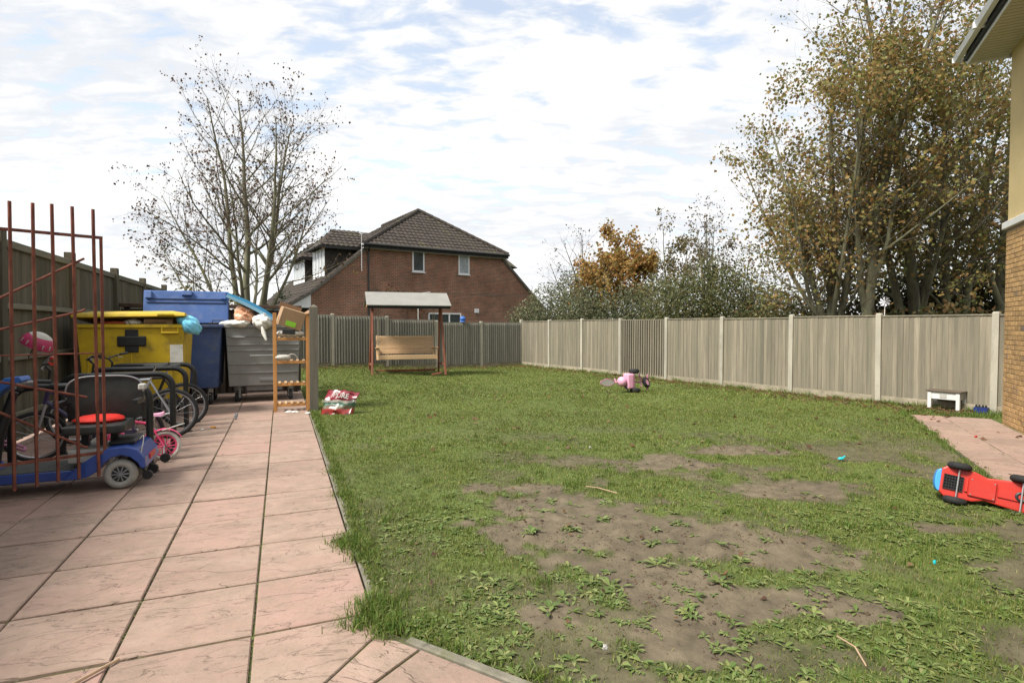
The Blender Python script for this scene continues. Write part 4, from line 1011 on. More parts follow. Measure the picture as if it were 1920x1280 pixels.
# plantain-like rosettes
def rosettes(cx, cy, sc, nl, pal):
    vs_, ts_, cs_ = [], [], []
    tot = int(nl.sum()); idx = np.repeat(np.arange(len(cx)), nl)
    a = rng.uniform(0, 2 * np.pi, tot); L = sc[idx] * rng.uniform(.55, 1.1, tot); el = rng.uniform(.12, .85, tot); w_ = L * rng.uniform(.12, .2, tot)
    d = np.stack([np.cos(a), np.sin(a), np.zeros(tot)], 1); s = np.stack([-np.sin(a), np.cos(a), np.zeros(tot)], 1)
    z = lawn_z(cx, cy)[idx] + .002; o = np.stack([cx[idx], cy[idx], z], 1) + d * (.06 * L)[:, None]
    up = np.array([0, 0, 1.0])
    def pt(t, k): 
        hgt = L * (np.sin(el) * t - .62 * np.sin(el) * t * t * 1.1)
        return o + d * (L * np.cos(el * .8) * t)[:, None] + up * np.maximum(hgt, .004)[:, None] + s * (w_ * k)[:, None]
    fold = up * (w_ * .25)[:, None]
    V = np.stack([pt(0, .15), pt(0, -.15), pt(.38, .85) + fold, pt(.38, -.85) + fold, pt(.7, .8) + fold, pt(.7, -.8) + fold, pt(1.0, 0), pt(.38, 0), pt(.7, 0)], 1).reshape(-1, 3)
    b = np.arange(tot)[:, None] * 9
    fs = [(0, 2, 7), (0, 7, 1), (1, 7, 3), (2, 4, 8), (2, 8, 7), (7, 8, 3), (3, 8, 5), (4, 6, 8), (8, 6, 5)]
    T = np.concatenate([b + np.array(f) for f in fs], 1).reshape(-1, 3)
    return V, T, np.repeat(pick_cols(pal, tot, .22), 9, 0)
WP = [(.138, .185, .052), (.112, .158, .042), (.165, .205, .066), (.205, .225, .083), (.088, .128, .033)]
n = 12000; x, y = sample(n, -1.4, 5.2, 2.0, 6.8)
ok = ~paved(x, y); x, y = x[ok], y[ok]; s = soil(x, y)
near = sstep(6.0, 3.0, y); right = sstep(1.4, 2.6, x) * sstep(5.2, 4.0, y)
cl_ = fbm(x * 1.6 + 11, y * 1.6 + 70, 3)
pr = np.clip((near * .75 + right * .7) * (cl_ * 1.9 - .45) + .55 * sstep(3.5, 2.9, y) * sstep(.3, .45, cl_), 0, 1) * np.where(s > .6, .22, 1) + .02
k = rng.random(len(x)) < pr; x, y = x[k], y[k]
V, T, C = rosettes(x, y, rng.uniform(.022, .068, len(x)) * (1 + .25 * (rng.random(len(x)) > .9)), rng.integers(5, 11, len(x)), WP)
tag(bulk('weeds', V, T, mt['weed'], C), 'broad leaved plantain and clover weeds among the foreground grass', 'weeds', kind='stuff')
# the lone rosettes that stand apart on the bare earth
for (cx, cy, sc) in ((.45, 4.35, .10), (.98, 3.72, .10), (.72, 4.55, .09), (.28, 4.75, .09), (1.02, 4.05, .085), (.62, 3.35, .11), (1.32, 4.42, .085), (.12, 4.2, .10), (1.0, 3.1, .10), (.35, 5.05, .08), (1.55, 3.75, .09), (1.28, 3.4, .10), (.9, 5.0, .08)):
    V, T, C = rosettes(np.array([cx] * 3) + rng.normal(0, .03, 3), np.array([cy] * 3) + rng.normal(0, .03, 3), np.array([sc, sc * .8, sc * .7]), np.array([9, 7, 7]), WP)
    V = V - np.array([cx, cy, 0]); o = bulk('plantain_weed', V, T, mt['weed'], C); o.location = (cx, cy, 0)
    tag(o, 'small green rosette weed standing alone on the bare brown earth', 'weed', 'lone weeds on the bare earth')
# soil crumbs
n = 26000; x, y = sample(n, -.8, 3.8, 2.3, 7.6); ok = (soil(x, y) > .3) & (fbm(x * 2.6 + 5, y * 2.6, 3) > .46) & ~paved(x, y); x, y = x[ok], y[ok]; n = len(x)
r_ = rng.uniform(.0015, .007, n) * (1 + 1.6 * (rng.random(n) > .94)); z = lawn_z(x, y)
oct_ = np.array([(1, 0, 0), (-1, 0, 0), (0, 1, 0), (0, -1, 0), (0, 0, .8), (0, 0, -.5)]); of = np.array([(0, 2, 4), (2, 1, 4), (1, 3, 4), (3, 0, 4)])
V = (np.stack([x, y, z + r_ * .2], 1)[:, None, :] + oct_[None] * r_[:, None, None] * rng.uniform(.6, 1.3, (n, 6, 1))).reshape(-1, 3)
T = (np.arange(n)[:, None, None] * 6 + of[None]).reshape(-1, 3)
tag(bulk('soil_crumbs', V, T, mt['lawn'], np.repeat(pick_cols([(.085, .06, .04), (.06, .043, .03), (.11, .08, .052)], n), 6, 0)), 'dark crumbs and worm casts on the bare earth', 'soil', kind='stuff')
# fallen leaves: dense along the fences, sprinkled over the lawn
xs_, ys_ = [], []
for k in range(2600):
    t_ = random.uniform(0, 1); dd = abs(random.gauss(0, .55)) + .08
    if k % 3: q = CORNER - FR * 15 * (1 - (1 - t_) ** 1.6) - FB * dd
    else: q = CORNER - FB * 9.5 * t_ - FR * dd * .8
    xs_.append(q.x); ys_.append(q.y)
for k in range(420): xs_.append(random.uniform(-2, 8)); ys_.append(random.uniform(2.6, 14))
x, y = np.array(xs_), np.array(ys_); ok = inside_garden(x, y, .04) & ~((uv_of(x, y)[1]) < .5); x, y = x[ok], y[ok]; n = len(x)
z = np.where(paved(x, y), .006, lawn_z(x, y) + rng.uniform(.008, .035, n))
a = rng.uniform(0, 6.28, n); L = rng.uniform(.03, .075, n) * np.where(y > 7, 1.3, .7); tl = rng.normal(0, .3, (n, 2))
d = np.stack([np.cos(a), np.sin(a), tl[:, 0]], 1) * L[:, None]; s = np.stack([-np.sin(a), np.cos(a), tl[:, 1]], 1) * (L * .38)[:, None]; p = np.stack([x, y, z], 1)
V = np.stack([p - d * .5, p + s + [0, 0, .006], p + d * .5, p - s + [0, 0, .006]], 1).reshape(-1, 3); b = np.arange(n)[:, None] * 4
T = np.concatenate([b + np.array([0, 3, 2]), b + np.array([0, 2, 1])], 1).reshape(-1, 3)
tag(bulk('fallen_leaves', V, T, mt['leaf'], np.repeat(pick_cols([(.19, .115, .06), (.13, .075, .04), (.24, .16, .09), (.17, .09, .035), (.10, .06, .035)], n), 4, 0)), 'dry brown fallen leaves along the foot of the fences', 'leaves', kind='stuff')

# moss and tiny grass in the patio joints
mp_ = []
for v_ in (-1.362, -.756, -.148):
    for k in range(600): mp_.append((random.uniform(2.4, 10), v_ + random.gauss(0, .006)))
for k in range(500): mp_.append((random.choice(us[3:14]) + random.gauss(0, .006), random.uniform(-2.2, .45)))
mp_ = np.array(mp_); g_n = fbm(mp_[:, 0] * 1.7 + 9, mp_[:, 1] * 4 + 20, 3); mp_ = mp_[g_n > .5]; n = len(mp_)
x = mp_[:, 0] * DU.x + mp_[:, 1] * DV.x; y = mp_[:, 0] * DU.y + mp_[:, 1] * DV.y; r_ = rng.uniform(.002, .006, n)
ok = ((x - NPJ.x) * NPN.x + (y - NPJ.y) * NPN.y) < -.02; x, y, r_ = x[ok], y[ok], r_[ok]; n = len(x)
V = (np.stack([x, y, np.full(n, -.012) + r_ * .5], 1)[:, None, :] + oct_[None] * np.array([1, 1, 1.1]) * r_[:, None, None] * rng.uniform(.6, 1.4, (n, 6, 1))).reshape(-1, 3)
T = (np.arange(n)[:, None, None] * 6 + of[None]).reshape(-1, 3)
tag(bulk('joint_moss', V, T, mt['grass'], np.repeat(pick_cols([(.10, .125, .025), (.075, .09, .025), (.13, .14, .04), (.06, .055, .03)], n), 6, 0)), 'green moss growing in the joints of the pink paving', 'moss', kind='stuff')

# ================================================================ THINGS
def sub(name, parent, loc=(0, 0, 0), rot=(0, 0, 0)):
    o = bpy.data.objects.new(name, None); COL.objects.link(o); o.parent = parent; o.location = loc; o.rotation_euler = rot; o.empty_display_size = .05
    return o
def bez(a, b, c, n=8): 
    a, b, c = Vector(a), Vector(b), Vector(c)
    return [a * (1 - t) ** 2 + b * 2 * t * (1 - t) + c * t * t for t in [i / n for i in range(n + 1)]]
mt['yellow'] = M('yellow_plastic', (0.50, 0.345, 0.014), 0.5, 0.14, 3, bump=.08, bscale=60, dirt=((0.22, 0.165, 0.04), 0.5, 0.74, 4.5))
mt['blue_bin'] = M('blue_plastic', (0.026, 0.048, 0.125), 0.5, 0.18, 4, dirt=((0.06, 0.075, 0.10), 0.5, 0.72, 6.0))
mt['blue_lid'] = M('faded_blue_plastic', (0.06, 0.125, 0.32), 0.55, 0.16, 3, dirt=((0.14, 0.19, 0.33), 0.48, 0.75, 4.0))
mt['lt_blue'] = M('light_blue_plastic', (0.05, 0.26, 0.46), 0.45, 0.12, 4)
mt['grey_bin'] = M('grey_plastic', (0.23, 0.232, 0.222), 0.55, 0.10, 4, dirt=((0.25, 0.25, 0.23), 0.5, 0.74, 6.0))
mt['orange_wood'] = M('varnished_pine', (0.37, 0.165, 0.045), 0.5, 0.22, 7, (1, 1, .15), bump=.1, hue=(.45, .22, .07))
mt['pine'] = M('pale_pine', (0.54, 0.36, 0.20), 0.6, 0.16, 7, (.12, 1, 1), bump=.1, rnd=.12)
mt['redwood'] = M('red_stained_timber', (0.20, 0.07, 0.04), 0.7, 0.22, 8, (1, 1, .2), bump=.2)
mt['card'] = M('cardboard', (0.36, 0.235, 0.135), 0.85, 0.10, 5)
mt['card_in'] = M('cardboard_inside', (0.27, 0.17, 0.10), 0.9, 0.12, 5)
mt['lime'] = M('lime_sticker', (0.30, 0.66, 0.05), 0.6, 0.05, 5)
mt['blackbag'] = M('black_polythene', (0.01, 0.01, 0.011), 0.3, 0.3, 9)
def bagmat(name, c, var=.2):
    return M(name, c, 0.32, var, 12, bump=.6, bscale=22, spec=.6)
mt['orange_bag'] = M('orange_bag', (0.55, 0.17, 0.04), .35, .2, 7, hue=(.62, .40, .27), bump=.6, bscale=26, spec=.6); mt['white_bag'] = bagmat('white_bag', (0.66, 0.64, 0.58), .12); mt['cyan_bag'] = bagmat('blue_bag', (0.16, 0.52, 0.72), .14)
mt['timber_post'] = M('grey_timber_post', (0.125, 0.115, 0.088), 0.9, 0.25, 8, (1, 1, .12), .5, 50)
mt['paper'] = M('paper_label', (0.55, 0.54, 0.49), 0.8, 0.08, 5, dirt=((0.35, 0.34, 0.3), .5, .7, 9.0))
mt['pink'] = M('pink_paint', (0.78, 0.075, 0.19), 0.4, 0.1, 6)
mt['pale_pink'] = M('pale_pink_plastic', (0.66, 0.33, 0.46), 0.45, 0.1, 6)
mt['dk_pink'] = M('dusky_pink_plastic', (0.40, 0.16, 0.24), 0.5, 0.12, 6)
mt['white_rubber'] = M('off_white_rubber', (0.48, 0.46, 0.41), 0.8, 0.14, 12)
mt['grey_tyre'] = M('grey_scooter_tyre', (0.27, 0.265, 0.24), 0.85, 0.15, 10)
mt['scooter_blue'] = M('metallic_blue', (0.022, 0.055, 0.235), 0.32, 0.15, 5, spec=.6)
mt['deck'] = M('ribbed_grey_deck', (0.075, 0.078, 0.07), 0.85, 0.25, 18, bump=.4, bscale=120)
mt['lt_plastic'] = M('pale_grey_plastic', (0.38, 0.37, 0.34), 0.6, 0.12, 6)
mt['seat_vinyl'] = M('black_vinyl', (0.024, 0.026, 0.024), 0.55, 0.25, 12, bump=.2, bscale=160)
mt['red_cloth'] = M('red_cloth', (0.62, 0.028, 0.018), 0.7, 0.2, 9, bump=.4, bscale=40)
mt['red_plastic'] = M('red_plastic', (0.43, 0.026, 0.016), 0.42, 0.08, 4, dirt=((0.36, 0.06, 0.04), .55, .78, 5.0))
mt['toy_blue'] = M('toy_blue_plastic', (0.05, 0.28, 0.66), 0.4, 0.08, 4)
mt['purple'] = M('purple_frame', (0.05, 0.035, 0.09), 0.35, 0.2, 6)
mt['silver'] = M('silver_paint', (0.36, 0.37, 0.38), 0.35, 0.12, 6, metal=.5)
mt['canopy'] = M('grey_roofing_felt', (0.235, 0.23, 0.21), 0.9, 0.10, 3, bump=.2, bscale=90)
mt['cyan_toy'] = M('turquoise_plastic', (0.02, 0.46, 0.50), 0.4, 0.1, 5)
mt['rope'] = M('pale_rope', (0.45, 0.40, 0.33), 0.9, 0.15, 20)

# ---- rusty gate standing open, left foreground
GE = Vector((-3.87, 5.30, 0))
gate = empty('iron_gate', GE, R(225), 'rusty red iron gate of tall bars standing open at left edge', 'gate')
for t in [0.055 + 0.1495 * i for i in range(10)]:
    m_ = MB(); m_.box((0, 0, 1.40), (0.021, 0.021, 2.50)); m_.build('bar', mt['rust'], gate, loc=(t, 0.012, random.uniform(-.01, .02)), rot=(random.uniform(-.006, .006), random.uniform(-.004, .004), .3))
for z, nm in ((2.405, 'top_rail'), (0.375, 'bottom_rail')):
    m_ = MB(); m_.bb(-.012, 1.5, -.022, -.002, z - .013, z + .013); m_.build(nm, mt['rust'], gate)
m_ = MB(); m_.bb(-.011, .013, -.021, -.001, .36, 2.405); m_.build('end_upright', mt['rust'], gate)
m_ = MB(); m_.bb(1.45, 1.51, -.03, .03, 0.05, 2.5); m_.build('hinge_upright', mt['rust'], gate)
for dz in (.86, .39, 0.0, -.40, -.87):
    e0 = Vector((1.40, -.012, 1.32 + dz * .05)); e1 = Vector((.16, -.012, 1.32 + dz))
    m_ = MB()
    if abs(dz) > .01:
        m_.tube([e0, e0.lerp(e1, .5), e1, e1 + Vector((-.03, 0, .02 if dz > 0 else -.01))], .011, 7)
    else: m_.tube([e0, (0.0, -.012, 1.32)], .008, 6)
    m_.build('ray_bar', mt['rust'], gate)
# hinge post outside the frame
hp = MB(); hp.bb(-.06, .06, -.06, .06, -.1, 2.6); tag(hp.build('gate_post', mt['rust'], bevel=.006, loc=GE + Vector((-.707, -.707, 0)) * 1.6, rot=(0, 0, R(45))), 'rusty square steel post carrying the open iron gate', 'post')

# ---- bicycle stands
ST_U = (7.05, 8.45, 9.55, 10.45)
def stand(u, label):
    h = .955; r = .16; v0, v1 = -1.32, -2.50
    t = empty('bicycle_stand', P(u, 0), A_P, label, 'bike stand', 'black bicycle stands')
    pts = [(v0, 0, 0), (v0, 0, h - r)] + [(v0 - r + r * math.cos(a), 0, h - r + r * math.sin(a)) for a in [R(15 * i) for i in range(1, 7)]]
    pts += [(v1 + r + r * math.cos(a), 0, h - r + r * math.sin(a)) for a in [R(90 + 15 * i) for i in range(0, 6)]] + [(v1, 0, h - r), (v1, 0, 0)]
    m_ = MB(); m_.tube(pts, .036, 12); m_.build('hoop', mt['black_paint'], t, smooth=True)
    for v in (v0, v1):
        m_ = MB(); m_.cyl((v, 0, 0.0), (v, 0, .012), .085, .08, 16); m_.build('base_plate', mt['black_paint'], t)
    return t
for u, l in zip(ST_U, ('nearest black tubular bike stand, right beside the scooter seat', 'second black bike stand counted from the scooter', 'third black bike stand, crossing the big bicycle wheel', 'farthest black bike stand, in front of the yellow bin')): stand(u, l)

# ---- bicycles (local x forward)
def wheel(parent, x, r, tr, tyre, rim, spokes=14, hubm='chrome', name='wheel', y=0.0):
    w_ = sub(name, parent, (x, y, r))
    m_ = MB(); m_.torus((0, 0, 0), (0, 1, 0), r - tr, tr, 36, 8); m_.build('tyre', tyre, w_, smooth=True)
    m_ = MB(); m_.torus((0, 0, 0), (0, 1, 0), r - tr * 2.1, tr * .55, 36, 6, flat=1.2); m_.build('rim', rim, w_, smooth=True)
    m_ = MB(); m_.cyl((0, -.035, 0), (0, .035, 0), .022); m_.build('hub', mt[hubm], w_)
    m_ = MB()
    for k in range(spokes):
        a = 2 * math.pi * k / spokes; m_.tube([(.02 * math.cos(a + .5), (.02 if k % 2 else -.02), .02 * math.sin(a + .5)), ((r - tr * 2) * math.cos(a), 0, (r - tr * 2) * math.sin(a))], .0016 if r > .2 else .005, 4, False)
    m_.build('spokes', rim if r < .2 else mt['chrome'], w_)
    return w_
def bicycle(label, u, vr, r, base, frame, saddle_z, bar_z, tyre, rim, grip, saddle_m, lean=0.0, bar_w=.30, tr=.022, training=False, guard=None, steer=.15, yaw=0.0):
    b = empty('bicycle', P(u, vr), 0, label, 'bicycle', rot=(lean, 0, A_P + math.pi + yaw))
    wheel(b, 0, r, tr, tyre, rim); 
    fk = sub('fork', b, (base, 0, 0), (0, 0, steer))
    wheel(fk, 0, r, tr, tyre, rim)
    k = base / 1.05; bbp = Vector((.42 * k, 0, r * .85)); st = Vector((.24 * k, 0, saddle_z * .80)); hd = Vector((.90 * k, 0, bar_z * .72)); hl = hd + Vector((.03, 0, -.11 * k)); tb = .017 * (.8 + .4 * k)
    m_ = MB(); m_.tube([bbp, st], tb, 8); m_.tube([st, hd], tb, 8); m_.tube([bbp, hl], tb * 1.15, 8); m_.tube([hd + Vector((-.01, 0, .05)), hl + Vector((.01, 0, -.03))], tb * 1.2, 8)
    for s in (-1, 1): m_.tube([(0, s * .05, r), bbp + Vector((0, s * .03, 0))], tb * .6, 6); m_.tube([(0, s * .05, r), st + Vector((0, s * .015, -.03))], tb * .55, 6)
    m_.build('frame', frame, b, smooth=True)
    m_ = MB()
    top = Vector((hl.x - base, 0, hl.z))
    for s in (-1, 1): m_.tube([(0, s * .055, r), (top.x * .75, s * .055, r + (hl.z - r) * .72), (top.x, s * .03, hl.z - .02)], tb * .75, 7)
    m_.build('blades', frame if r < .2 else mt['silver'], fk, smooth=True)
    m_ = MB(); sx = hd.x - base - .02; m_.tube([(top.x, 0, hl.z), (sx, 0, bar_z - .06), (sx + .05, 0, bar_z)], .014, 8); m_.build('stem', mt['black_paint'], fk)
    m_ = MB(); m_.tube([(sx + .0, -bar_w, bar_z + .05), (sx + .05, -bar_w * .35, bar_z + .02), (sx + .06, 0, bar_z), (sx + .05, bar_w * .35, bar_z + .02), (sx, bar_w, bar_z + .05)], .012, 8); m_.build('handlebar', mt['black_paint'], fk, smooth=True)
    for s in (-1, 1):
        m_ = MB(); m_.tube([(sx - .005, s * (bar_w - .11), bar_z + .045), (sx - .035, s * (bar_w + .02), bar_z + .055)], .018, 8); m_.build('grip', grip, fk)
        if r > .2: m_ = MB(); m_.tube([(sx + .02, s * (bar_w - .12), bar_z + .03), (sx + .06, s * (bar_w - .06), bar_z + .0), (sx + .04, s * (bar_w + .01), bar_z - .01)], .007, 6); m_.build('brake_lever', mt['chrome'], fk)
    m_ = MB(); m_.tube([st, st + (st - bbp).normalized() * (saddle_z - st.z)], .013, 8); m_.build('seat_post', mt['chrome'], b)
    sp = st + (st - bbp).normalized() * (saddle_z - st.z); q = max(k, .62)
    m_ = MB(); prof_ = [(-.15, .075, .03), (-.10, .085, .028), (-.02, .06, .022), (.07, .028, .018), (.14, .018, .014)]
    vv = []; ff = []
    for i, (px, w_, t_) in enumerate(prof_):
        for (yy, zz_) in ((-1, -.6), (-.9, .6), (-.3, 1.0), (.3, 1.0), (.9, .6), (1, -.6)): vv.append((sp.x + px * q, yy * w_ * q, sp.z + zz_ * t_ + (.012 if i == 0 else 0)))
    for i in range(4):
        for j in range(6): ff.append((i * 6 + j, i * 6 + (j + 1) % 6, (i + 1) * 6 + (j + 1) % 6, (i + 1) * 6 + j))
    ff += [tuple(range(6)), tuple(24 + j for j in range(6))]
    m_.add(vv, ff); m_.build('saddle', saddle_m, b, smooth=True)
    ck = sub('crank', b, bbp, (0, .7, 0))
    m_ = MB(); m_.torus((0, -.05, 0), (0, 1, 0), .085 * max(k, .6), .006, 24, 6); 
    for a in range(5): m_.tube([(0, -.05, 0), (.083 * max(k, .6) * math.cos(a * 1.257), -.05, .083 * max(k, .6) * math.sin(a * 1.257))], .005, 4)
    m_.build('chainring', mt['grey_metal'], ck)
    for s in (-1, 1):
        m_ = MB(); m_.tube([(0, s * .06, 0), (s * .16 * k, s * .07, 0)], .011, 6); m_.cyl((0, -.05, 0), (0, .06, 0), .02); m_.build('crank_arm', mt['chrome'], ck)
        m_ = MB(); m_.box((s * .16 * k, s * .115, 0), (.085, .075, .022)); m_.build('pedal', mt['black_plastic'], ck, bevel=.004)
    if r > .2: m_ = MB(); m_.tube([bbp + Vector((0, -.055, .085)), (0, -.055, r + .03)], .006, 5); m_.tube([bbp + Vector((0, -.055, -.085)), (0, -.055, r - .03)], .006, 5); m_.build('chain', mt['rubber'], b)
    if guard:
        m_ = MB(); a0 = [R(a) for a in range(25, 171, 12)]
        o_ = [(-(r + .02) * math.cos(a), (r + .02) * math.sin(a) + r) for a in a0]
        for s in range(len(o_) - 1): m_.add([(o_[s][0], -.03, o_[s][1]), (o_[s][0], .03, o_[s][1]), (o_[s + 1][0], .03, o_[s + 1][1]), (o_[s + 1][0], -.03, o_[s + 1][1]), (o_[s][0], 0, o_[s][1] + .012), (o_[s + 1][0], 0, o_[s + 1][1] + .012)], [(0, 4, 5, 3), (4, 1, 2, 5)])
        m_.build('mudguard', guard, b, smooth=True)
        m_ = MB(); m_.tube([(.02, -.04, r * 2.05), (-.12, -.04, r * 2.3), (-.2, 0, r * 2.42), (-.12, .04, r * 2.3), (.02, .04, r * 2.05)], .007, 6); m_.build('carrier', mt['white_rubber'], b)
    if training:
        for s in (-1, 1):
            m_ = MB(); m_.torus((-.03, s * .17, .055), (0, 1, 0), .04, .014, 18, 6); m_.cyl((-.03, s * .155, .055), (-.03, s * .185, .055), .03); m_.build('stabiliser_wheel', mt['black_plastic'], b)
            m_ = MB(); m_.tube([(0, s * .05, r), (-.01, s * .13, .10), (-.03, s * .15, .055)], .007, 6); m_.build('stabiliser_arm', mt['chrome'], b)
    return b
bicycle('big dark mountain bike with black tyres, nearest of the adult bicycles', 9.10, -1.45, .35, 1.08, mt['silver'], 1.04, 1.12, mt['rubber'], mt['chrome'], mt['black_plastic'], mt['seat_vinyl'], lean=.06, tr=.027, steer=.35)
bicycle('black bicycle farther from the gate, handlebars before the yellow bin', 10.02, -1.42, .35, 1.06, mt['black_paint'], 0.98, 1.10, mt['rubber'], mt['grey_metal'], mt['black_plastic'], mt['seat_vinyl'], lean=-.05, tr=.026, steer=-.3)
bicycle('purple framed bicycle leaning near the hanging helmet', 8.08, -1.65, .30, .98, mt['purple'], .90, 1.13, mt['rubber'], mt['chrome'], mt['red_plastic'], mt['seat_vinyl'], lean=-.10, tr=.024, steer=.25)
bicycle('small bright pink child bicycle with white tyres and stabilisers', 7.62, -1.28, .172, .58, mt['pink'], .54, .70, mt['white_rubber'], mt['pink'], mt['pale_pink'], mt['pale_pink'], bar_w=.20, tr=.024, training=True, guard=mt['pink'], steer=.2, lean=.04)
# helmet hanging on the purple bicycle's bars
he = empty('bicycle_helmet', P(8.22, -2.66, 1.36), 0, 'pink and white child helmet hanging on handlebars', 'helmet', rot=(.25, .45, A_P + .2))
m_ = MB()
def dome(m_, r, z0, a0, a1, n1=14, n2=6, grow_=1.0):
    base = len(m_.v)
    for i in range(n2 + 1):
        ph = a0 + (a1 - a0) * i / n2
        for j in range(n1): th = 2 * math.pi * j / n1; m_.v.append((r[0] * grow_ * math.sin(ph) * math.cos(th), r[1] * grow_ * math.sin(ph) * math.sin(th), z0 + r[2] * grow_ * math.cos(ph)))
    for i in range(n2):
        for j in range(n1): a = base + i * n1 + j; b = base + i * n1 + (j + 1) % n1; m_.f.append((a, b, b + n1, a + n1))
dome(m_, (.165, .125, .15), 0, .75, 1.75); m_.build('shell', M('helmet_pink', (.42, .045, .12), .35, .2, 9), he, smooth=True)
m_ = MB(); dome(m_, (.166, .126, .151), 0, .001, .78); m_.build('crown', mt['white_rubber'], he, smooth=True)
m_ = MB()
for j in range(5):
    th = j * .5 - 1.0; m_.tube([(.158 * math.cos(th - 1.57) * 1.0, .121 * math.sin(th - 1.57), .045), (.166 * math.cos(th - 1.57), .128 * math.sin(th - 1.57), -.005)], [.008, .003], 6)
m_.build('vents', mt['white_rubber'], he, smooth=True)
m_ = MB(); m_.tube([(.0, .115, -.02), (.0, .07, -.16), (0, -.07, -.16), (0, -.115, -.02)], .006, 5); m_.build('strap', mt['black_plastic'], he)

# ---- mobility scooter (local x: towards its rear = right)
sc = empty('mobility_scooter', P(6.68, -2.0), A_P, 'blue mobility scooter with grey tyres and black seat behind the gate', 'scooter')
def scoot_wheel(x, y, r):
    w_ = sub('wheel', sc, (x, y, r))
    m_ = MB(); m_.torus((0, 0, 0), (0, 1, 0), r - .042, .042, 32, 10, flat=1.05); m_.build('tyre', mt['grey_tyre'], w_, smooth=True)
    m_ = MB(); m_.cyl((0, -.03, 0), (0, .03, 0), r - .066, n=24)
    m_.build('rim', mt['black_plastic'], w_)
    m_ = MB()
    for k in range(10): a = k * .628; m_.tube([(.02 * math.cos(a), -.036 if y < 0 else .036, .02 * math.sin(a)), ((r - .07) * math.cos(a), -.034 if y < 0 else .034, (r - .07) * math.sin(a))], .006, 5)
    m_.cyl((0, -.042, 0), (0, .042, 0), .018); m_.build('spokes', mt['grey_metal'], w_)
for y in (-.24, .24): scoot_wheel(.55, y, .145)
for y in (-.2, .2): scoot_wheel(-.62, y, .12)
m_ = MB(); m_.prism([(-.52, .13), (.22, .13), (.30, .19), (.30, .215), (-.50, .215), (-.56, .30), (-.60, .30)], -.26, .26); m_.build('chassis', mt['scooter_blue'], sc, bevel=.012, seg=2)
m_ = MB(); m_.bb(-.46, .20, -.235, .235, .214, .224); m_.build('foot_deck', mt['deck'], sc, bevel=.003)
m_ = MB()
pr = [(.10, .135), (.22, .135), (.30, .15), (.38, .20), (.42, .26), (.48, .315), (.56, .335), (.64, .31), (.70, .25), (.73, .19), (.77, .20), (.76, .30), (.70, .385), (.60, .42), (.46, .41), (.34, .34), (.22, .255)]
m_.prism(pr, -.31, .31); m_.build('rear_cowl', mt['scooter_blue'], sc, bevel=.012, seg=2)
m_ = MB(); m_.bb(.12, .50, -.22, .22, .27, .40); m_.build('battery_cover', mt['lt_plastic'], sc, bevel=.02, seg=2)
m_ = MB(); m_.bb(.44, .66, -.2, .2, .415, .46); m_.build('cowl_trim', mt['black_plastic'], sc, bevel=.015)
m_ = MB(); m_.cyl((.34, 0, .38), (.34, 0, .56), .045); m_.bb(.18, .24, -.03, .03, .39, .54); m_.bb(.42, .48, -.03, .03, .39, .54); m_.build('seat_post', mt['black_plastic'], sc)
m_ = MB(); m_.box((.34, -.04, .585), (.50, .46, .09)); m_.build('seat_base', mt['seat_vinyl'], sc, bevel=.03, seg=3)
bp_ = MB(); o_ = []
for i in range(25):
    a = math.pi * i / 24; o_.append((.34 + .33 * math.copysign(abs(math.cos(a)) ** .55, math.cos(a)), .90 + .17 * abs(math.sin(a)) ** .8))
o_ += [(.03, .66), (.10, .60), (.58, .60), (.65, .66)]
bp_.prism(o_, .16, .235); bp_.build('backrest', mt['seat_vinyl'], sc, smooth=True, bevel=.014, seg=2)
m_ = MB(); m_.tube([(q[0], .150, q[1]) for q in o_[:25]], .008, 6); m_.build('piping', mt['grey_metal'], sc)
m_ = MB(); m_.ball((.33, -.02, .655), (.215, .17, .05), 18, 8, .05); m_.build('red_cushion', mt['red_cloth'], sc, smooth=True)
for x in (.035, .665):
    m_ = MB(); m_.tube([(x, .18, .62), (x, .14, .80), (x, -.16, .82)], .018, 8); m_.box((x, -.08, .835), (.05, .24, .03)); m_.build('armrest', mt['black_plastic'], sc)
m_ = MB(); m_.bb(.655, .72, -.02, .06, .93, .99); m_.build('reflector', mt['lt_plastic'], sc, bevel=.01)
m_ = MB(); m_.tube([(-.52, 0, .22), (-.46, 0, .55), (-.34, 0, .95)], [.055, .045, .035], 10); m_.build('tiller', mt['black_plastic'], sc, smooth=True)
m_ = MB(); m_.prism([(-.52, .90), (-.56, .84), (-.36, 1.0), (-.24, 1.06), (-.26, 1.10), (-.38, 1.09)], -.11, .11); m_.build('headlight_cowl', M('cowl_blue', (.04, .13, .42), .35, .15, 6), sc, bevel=.015, seg=2)
m_ = MB(); m_.tube([(-.22, -.30, 1.02), (-.28, -.12, 1.03), (-.30, 0, 1.03), (-.28, .12, 1.03), (-.22, .30, 1.02)], .016, 8); m_.build('handlebar', mt['grey_metal'], sc, smooth=True)
for s in (-1, 1): m_ = MB(); m_.tube([(-.26, s * .2, 1.03), (-.17, s * .34, 1.01)], .021, 8); m_.build('grip', mt['black_plastic'], sc)
for s_ in (-1, 1): m_ = MB(); m_.cyl((.75, s_ * .16, .09), (.75, s_ * .12, .09), .045); m_.tube([(.70, s_ * .14, .18), (.75, s_ * .14, .09)], .014, 6); m_.build('anti_tip_wheel', mt['black_plastic'], sc)
m_ = MB(); m_.bb(.745, .775, -.12, .12, .24, .30); m_.build('tail_light', mt['red_plastic'], sc, bevel=.006)
m_ = MB(); m_.tube(bez((.70, -.20, .46), (.78, -.26, .60), (.72, -.30, .30)), .004, 5); m_.build('cable', mt['white_rubber'], sc)

